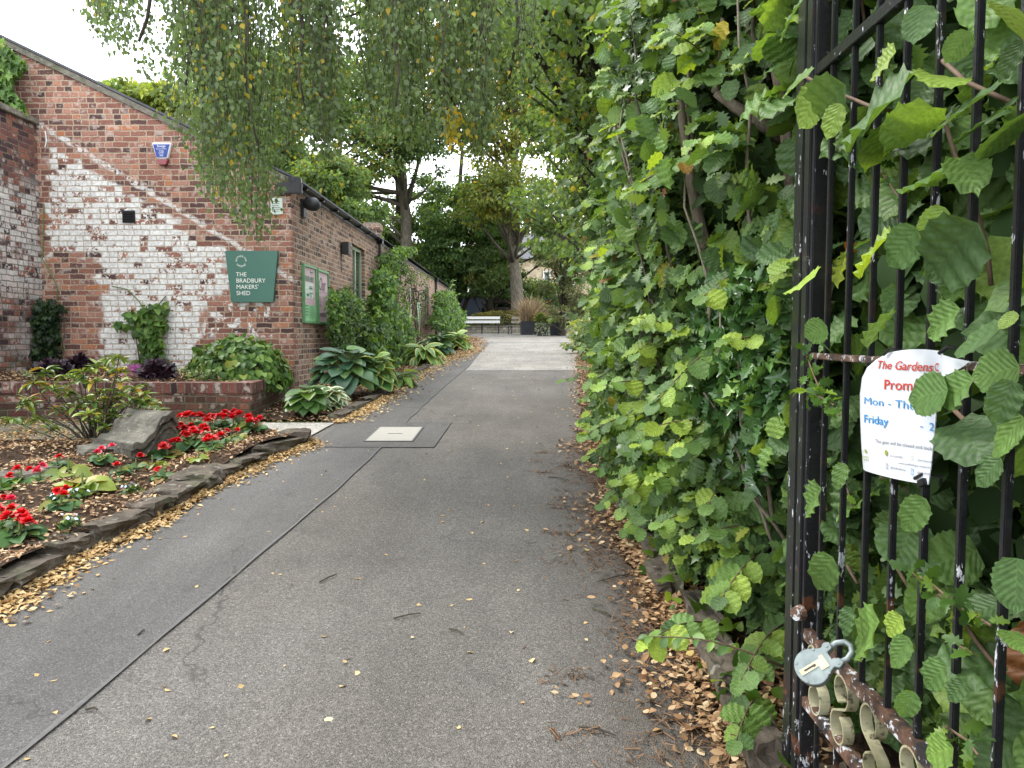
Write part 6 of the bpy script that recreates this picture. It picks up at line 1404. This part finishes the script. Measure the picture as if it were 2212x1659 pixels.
for i, (x, y) in enumerate(((430, 812), (452, 815), (395, 806), (60, 812))): tuft('seedling', ['tiny silver seedling left of the epimedium mound', 'tiny seedling touching the epimedium mound', 'tiny leafy seedling right of the black heuchera', 'tiny seedling at the far left of the planter'][i], x, y, 8.6, 26, 12, 60, (.02, .04), 'lf_varieg', T=T_ELL, group='seedlings in the planter')
# rhododendron
rb = G(205, 968); t = thing('rhododendron', 'leggy young rhododendron with bare forking stems in the flower bed', 'shrub', rb); b = MB(); P, A, N_, S, RR = [], [], [], [], []
tips = [(235, 775), (258, 770), (145, 812), (98, 800), (72, 828), (115, 838), (170, 822), (205, 822), (60, 872), (30, 905), (85, 905), (130, 880), (105, 925), (175, 860), (200, 868), (215, 845), (240, 865), (262, 825), (290, 838), (312, 850), (325, 900), (300, 880), (272, 872), (335, 888), (318, 915), (280, 905), (250, 900), (222, 895), (190, 895), (165, 880), (255, 800), (212, 790), (60, 860), (228, 925), (295, 925), (180, 800), (145, 845), (265, 850), (310, 868), (285, 860), (245, 842), (232, 880), (205, 910), (330, 870)]
for px, py in tips:
    D = rb.y+random.uniform(-.35, .35); e = onY(px, py, D); s = rb+Vector((random.uniform(-.05, .05), random.uniform(-.05, .05), -.02)); m = s.lerp(e, .45)+Vector((-(e.x-s.x)*.10, 0, .0 if py < 880 else -.05)); k = s.lerp(e, .75)+Vector((0, 0, -.03)); b.tube([s, s.lerp(m, .5), m, k, e], [.013, .010, .007, .005, .004], 6)
    for q in range(random.randint(10, 15)):
        a = q*2.4+random.random(); d = Vector((math.cos(a), math.sin(a), random.uniform(-.35, .75))); P.append(e+Vector((0, 0, random.uniform(-.03, .01)))); A.append(d); N_.append(Vector((-d.x*.3, -d.y*.3, 1))); S.append(random.uniform(.085, .135)); RR.append(random.uniform(.0, .86) if random.random() > .09 else random.uniform(.9, 1))
leaves('foliage', tmpl_grid(lambda t: .19*math.sin(math.pi*t**1.25)**.75, 5, 1, 0, .5, .3), P, A, N_, S, M['lf_rhodo'], t, rnd=np.array(RR)); b.build('stems', M['bark_dark'], t, smooth=True)
# carved coping stone lying in the bed
O = G(285, 1013)+Vector((0, 0, .06)); E = G(383, 985)+Vector((0, 0, .06)); Ld = (E-O); Ll = math.hypot(Ld.x, Ld.y); Ld = Vector((Ld.x/Ll, Ld.y/Ll, 0)); Wd = Vector((-Ld.y, Ld.x, 0)).normalized(); 
if Wd.x > 0: Wd = -Wd
Lf = G(184, 985); ww = min(.62, (Vector((Lf.x, Lf.y, 0))-Vector((O.x, O.y, 0))).length); Wd = (Vector((Lf.x, Lf.y, 0))-Vector((O.x, O.y, 0))).normalized()
def ztop(u): return .13+.02*u+.20*(1/(1+math.exp(-11*(u-.50))))-(.0 if u < .86 else .9*(u-.86)**1.3)
cs = thing('carved_stone', 'weathered S-curved carved coping stone lying beside the begonias', 'stone', O); ns_ = 24
def csb(u, k, w0, w1, zt_, zb_): return None
b = MB(); us = [i/ns_ for i in range(ns_+1)]; V = []
for wv in (0., 1.):
    for u_ in us:
        for zz in (ztop(u_), ztop(u_)-.055, ): V.append(O+Ld*(u_*Ll*1.0)+Wd*(ww*wv+(-.03 if wv == 0 else .02))+Vector((0, 0, zz+.012*math.sin(u_*23+wv*3))))
k = 2; nn = (ns_+1)*2; F = []
for i in range(ns_):
    a = i*2; F += [(a, a+2, a+nn+2, a+nn), (a+1, a+nn+1, a+nn+3, a+3), (a, a+1, a+3, a+2), (a+nn, a+nn+2, a+nn+3, a+nn+1)]
F += [(0, nn, nn+1, 1), (ns_*2, ns_*2+1, nn+ns_*2+1, nn+ns_*2)]
b.add(V, F); b.build('moulded_top', M['carved_stone'], cs, smooth=False, bevel=.004)
b = MB(); V = []
for wv in (0.02, .96):
    for u_ in us:
        for zz in (ztop(u_)-.056, -.08): V.append(O+Ld*(u_*Ll*.985+.005)+Wd*(ww*wv)+Vector((0, 0, zz)))
b.add(V, F); b.build('stone_body', M['carved_stone'], cs)
b = MB(); V = []
for wv in (-.012, .02):
    for u_ in us:
        for zz in (max(-.05, ztop(u_)-.085), max(-.06, ztop(u_)-.12)): V.append(O+Ld*(u_*Ll*.95+.02)+Wd*(ww*wv)+Vector((0, 0, zz)))
b.add(V, F); b.build('side_moulding', M['carved_stone'], cs)
# begonias
def begonia(label, px, py, s, nf_, red='petal_red', leafm='lf_begonia', nl=16, fh=.10, fsz=.05):
    g = G(px, py); g.z = bedh(g.x, g.y); t = thing('begonia', label, 'flower', g, 'begonias in the flower bed'); P, A, N_, S = [], [], [], []
    for i in range(nl):
        a = i*2.4+random.random()*.6; k = math.sqrt((i+.5)/nl); d = Vector((math.cos(a), math.sin(a), .5-.6*k)); P.append(g+Vector((math.cos(a)*s*.25*k, math.sin(a)*s*.25*k, fh*.75*(1-.55*k)*s*8*.12+.02))); A.append(d); N_.append(Vector((0, -.25, 1))+Vector(rng.normal(0, .3, 3))); S.append(s*random.uniform(.32, .5))
    leaves('foliage', T_HAZEL_L, P, A, N_, S, M[leafm], t)
    FP, FA, FN, FS = [], [], [], []
    for i in range(nf_):
        a = i*2.4+px; r = s*.42*math.sqrt((i+.3)/max(1, nf_)); c = g+Vector((r*math.cos(a), r*math.sin(a)*.8, fh+random.uniform(-.02, .03)))
        for layer, (nq, rr, tilt) in enumerate(((6, 1., .15), (6, .8, .8), (5, .6, 1.6), (3, .4, 3.0))):
            for q in range(nq):
                b_ = 2*math.pi*(q+.5*layer)/nq+i; d = Vector((math.cos(b_), math.sin(b_)*.9-.25, tilt*.8)); FP.append(c+Vector((0, -.0, .004*layer))); FA.append(d+Vector(rng.normal(0, .15, 3))); FN.append(Vector((-d.x, -d.y, 1.1))+Vector(rng.normal(0, .25, 3))); FS.append(fsz*rr*random.uniform(.8, 1.15))
    if nf_: leaves('flower_head', T_HEART, FP, FA, FN, FS, M[red], t, wvar=(1.0, 1.4), zvar=(-.6, 1.4))
    b = MB(); b.tube([g-Vector((0, 0, .02)), g+Vector((0, 0, fh))], .006, 5); b.build('stem', M['green_stem'], t); return t
BG = [('first big red begonia right of the carved stone crest', 388, 968, .26, 7), ('bushy red begonia in front of the crest of the carved stone', 362, 1003, .24, 5), ('dense red begonia in the middle of the large clump', 425, 985, .30, 9), ('red begonia at the back of the large clump', 460, 958, .26, 7), ('red begonia with many flowers at the right of the large clump', 505, 955, .26, 7), ('red begonia at the far right end of the clump', 548, 958, .22, 5), ('red begonia at the near edge of the large clump', 460, 1000, .22, 4), ('red begonia tucked behind the middle of the large clump', 412, 950, .24, 6), ('low red begonia between the clump and the kerb', 500, 985, .18, 2),
      ('red begonia with silvery leaves near the left photo edge', 48, 1075, .26, 3), ('single pink-red begonia beside the silvery one', 88, 1082, .20, 3), ('red begonia cut by the left photo edge', 4, 1105, .24, 2), ('lone dark red begonia below the rhododendron', 125, 1045, .18, 1), ('small pinkish begonia at the foot of the carved stone', 222, 1025, .20, 3), ('small red begonia left of the heart of the bed', 262, 1052, .14, 1), ('single red begonia bud right of the carved stone end', 295, 1040, .16, 1), ('single red begonia in the open middle of the bed', 355, 1055, .18, 1), ('flat red begonia above the kerb in the lower bed', 135, 1150, .24, 3), ('tiny red begonia at the left edge of the lower bed', 22, 1145, .18, 1), ('large red begonia right by the kerb at bottom left', 45, 1210, .30, 4), ('red begonia at the bottom left corner of the bed', 5, 1200, .26, 2), ('low pink begonia in the lower bed', 20, 1175, .2, 2)]
for i, (l, x, y, s, nf_) in enumerate(BG):
    if y > 1060: s *= .74
    begonia(l, x, y, s, nf_, 'petal_pink' if 'pink' in l else 'petal_red', fh=.06+s*.2, fsz=.036+.014*(s > .2))
begonia('yellowing lime green begonia with bent stems and no flowers', 180, 1095, .34, 0, leafm='lf_begonia_lime', nl=12, fh=.12); begonia('lime green begonia with upright leaves left of the bent one', 150, 1070, .26, 0, leafm='lf_begonia_lime', nl=8, fh=.14); begonia('small lime begonia beside the large red clump', 515, 975, .16, 0, leafm='lf_begonia_lime', nl=8); begonia('small lime begonia near the stone end', 330, 1030, .18, 0, leafm='lf_begonia_lime', nl=8); begonia('low yellow-green begonia by the kerb bend', 430, 1022, .16, 0, leafm='lf_begonia_lime', nl=8)
for i, (x, y, l) in enumerate(((125, 1130, 'pale blue pansy left of the lime begonia'), (285, 1100, 'white pansy in the open soil'), (150, 1190, 'white pansy by the kerb at the lower left'), (170, 1120, 'white pansy below the lime begonia'), (240, 1085, 'dark leafed pansy in the middle of the bed'))):
    g = G(x, y); g.z = bedh(g.x, g.y); t = thing('pansy', l, 'flower', g, 'pansies in the flower bed'); n_ = 40; P = [g+Vector((rng.normal(0, .03), rng.normal(0, .03), random.uniform(.01, .06))) for _ in range(n_)]
    leaves('foliage', T_ELL, P, rng.normal(0, .7, (n_, 3))+[0, 0, .5], rng.normal(0, .5, (n_, 3))+[0, 0, 1], rng.uniform(.03, .05, n_), M['lf_begonia'], t); P = [g+Vector((rng.normal(0, .03), rng.normal(0, .03), random.uniform(.06, .08))) for _ in range(7 if i != 4 else 3)]; n_ = len(P)
    leaves('flower_head', T_HEART, P, rng.normal(0, 1, (n_, 3)), rng.normal(0, .3, (n_, 3))+[0, -.6, 1], rng.uniform(.018, .026, n_), M['petal_white'], t)

# ================================================================== FALLEN LEAVES
def litter(label, P, mat, size, T=T_ELL, lift=.012, name='fallen_leaves'):
    P = np.array(P, float); n = len(P); P[:, 2] += rng.uniform(.003, lift, n); o = leaves(name, T, P, np.concatenate([rng.normal(0, 1, (n, 2)), rng.normal(0, .15, (n, 1))], 1), np.concatenate([rng.normal(0, .28, (n, 2)), np.ones((n, 1))], 1), rng.uniform(*size, n), M[mat], None, rnd=np.clip(rng.beta(2, 2, n), 0, 1), zvar=(-1.2, 1.6)); return props(o, label, 'leaves', kind='stuff')
zg = lambda x, y: (x, y, float(gz(y)))
P = [];
for i in range(9500):
    y = 1.6+8.4*random.random()**1.0; 
    if y > SY0-.05: 
        if y < SY1: continue
    wdt = .17+.05*math.sin(y*2.3)+.04*math.sin(y*5.9); P.append(zg(float(XL(y))+abs(random.gauss(0, wdt*.42))-.03, y))
litter('golden fallen birch leaves drifted along the kerb of the flower bed', P, 'litter_gold', (.022, .042), lift=.028)
P = []
for i in range(5200): y = random.uniform(8, 24); P.append(zg(float(XL(y))+random.gauss(.03, .09+.006*y), y))
litter('golden fallen leaves along the low kerb by the side wall', P, 'litter_gold', (.03, .05), lift=.02)
P = []
for i in range(3500): y = random.uniform(17, 34); P.append(zg(float(XL(y))+random.gauss(-.15, .25), y))
litter('orange fallen leaves at the far end of the hosta border', P, 'litter_tan', (.05, .08), lift=.02)
P = []
for i in range(21000):
    v = random.random(); u_ = random.random(); x, y, z = bed_fn(u_, v)
    if mnoise.noise(Vector((x*2.2, y*2.2, 0)))+.25*mnoise.noise(Vector((x*7, y*7, 0))) < random.uniform(-.55, .25): continue
    if y < 2.6: continue
    P.append((x, y, bedh(x, y)+.002))
litter('pale fallen leaves scattered thickly over the flower bed soil', P, 'litter_tan', (.020, .042), lift=.022)
P = []
for i in range(9000):
    x, y, z = bed_fn(random.random(), random.random())
    if y > 2.6: P.append((x, y, bedh(x, y)))
litter('brown bark mulch over the flower bed', P, 'litter_brown', (.02, .045), T=T_RHODO, lift=.02, name='bark_mulch')
P = []
for i in range(9000):
    x = random.uniform(-8, -2.7); y = random.uniform(6.2, FY-.02)
    if x > -4.4 and y < SY0-.15: continue
    if x > fx1+.0: continue
    if mnoise.noise(Vector((x*1.6, y*2.4, 5))) < random.uniform(-.5, .45)-(.5 if y > FY-.3 else 0): continue
    P.append(zg(x, y)); 
litter('yellow fallen leaves over the stone flags below the planter', P, 'litter_gold', (.025, .045), lift=.02)
P = []
for i in range(4500): x = random.uniform(-8.5, fx1-.25); y = random.uniform(FY+.22, YW-.1); P.append((x, y, PZ-.02+.05*(y-FY)/(YW-FY)))
litter('dry leaves on the soil inside the brick planter', P, 'litter_tan', (.025, .045), lift=.04)
P = []
for i in range(2600): y = random.uniform(PY1+.0, 16); P.append(zg(random.uniform(XW+.1, float(XL(y))-.05), y))
litter('dry leaves on the soil between side wall and path', P, 'litter_tan', (.03, .05), lift=.03)
P, Q = [], []
for i in range(11000):
    y = 1.5+random.random()**1.0*6.5; w = .13+.06*math.sin(y*3.1)+.05*math.sin(y*7.7); x = float(XR(y))+random.gauss(.10, w*.9)
    if x < float(XR(y))-.02 and random.random() < .6: continue
    P.append(zg(x, y))
for i in range(3000): y = random.uniform(7, 20); P.append(zg(float(XR(y))+random.gauss(.12, .13), y))
litter('tan fallen leaves in a drift along the foot of the hedge', P, 'litter_tan', (.022, .046), lift=.035)
for i in range(9000):
    y = 1.5+random.random()*6; w = .16+.06*math.sin(y*3.1+1)+.05*math.sin(y*6.7); x = float(XR(y))+random.gauss(.02, w*.85); Q.append(zg(x, y))
litter('brown twiggy debris washed along the hedge side of the path', Q, 'litter_brown', (.02, .055), T=tmpl_grid(lambda t: .045, 1, 1, 0, .5, .3), lift=.02, name='leaf_debris')
Q = []
for c in range(16):
    y = random.uniform(1.9, 6.5); x = float(XR(y))-random.uniform(.1, .5)
    for i in range(random.randint(12, 46)): Q.append(zg(x+rng.normal(0, .045), y+rng.normal(0, .03)))
litter('small heaps of brown debris on the asphalt near the hedge', Q, 'litter_brown', (.015, .05), T=tmpl_grid(lambda t: .06, 1, 1, 0, .5, .3), lift=.012, name='leaf_debris')
P = []
for i in range(420): y = 1.8+18*random.random()**1.3; P.append(zg(random.uniform(float(XL(y)), float(XR(y))), y))
litter('single pale leaves scattered over the asphalt', P, 'litter_gold', (.016, .034), T=T_BIRCH, lift=.006)
P = [G(*p) for p in ((700, 1556), (1415, 1575), (1220, 1300), (770, 1255), (735, 1500))]; litter('few larger dry leaves lying on the near asphalt', P, 'litter_gold', (.03, .05), T=T_HEART, lift=.006)
P = [G(x, y) for x, y in ((1590, 1640), (1650, 1655), (1560, 1560), (1610, 1600), (1520, 1500), (1640, 1600), (1580, 1655), (1480, 1600), (1545, 1620), (1600, 1560), (1500, 1570))]; litter('large curled brown maple leaves at the bottom of the hedge', P, 'litter_tan', (.07, .11), T=T_OAK, lift=.03)
# twigs on the path
for i, (a, c) in enumerate([((690, 1262), (728, 1250)), ((970, 1365), (1003, 1385)), ((850, 1340), (910, 1332)), ((185, 1545), (212, 1552)), ((1185, 1035), (1230, 1043)), ((1360, 1250), (1290, 1262)), ((1400, 1500), (1405, 1545)), ((1280, 1320), (1330, 1345)), ((298, 1380), (312, 1372)), ((1250, 1580), (1330, 1600))]):
    p, q = G(*a)+Vector((0, 0, .008)), G(*c)+Vector((0, 0, .008)); t_ = thing('fallen_twig', f'thin dark twig lying on the asphalt, number {i+1} of the scattered ones', 'twig', p, 'twigs on the path'); b = MB(); b.tube([p, p.lerp(q, .5)+Vector((.004, .006, .004)), q], [.004, .0035, .002], 6); b.build('stick', M['bark_dark'], t_)
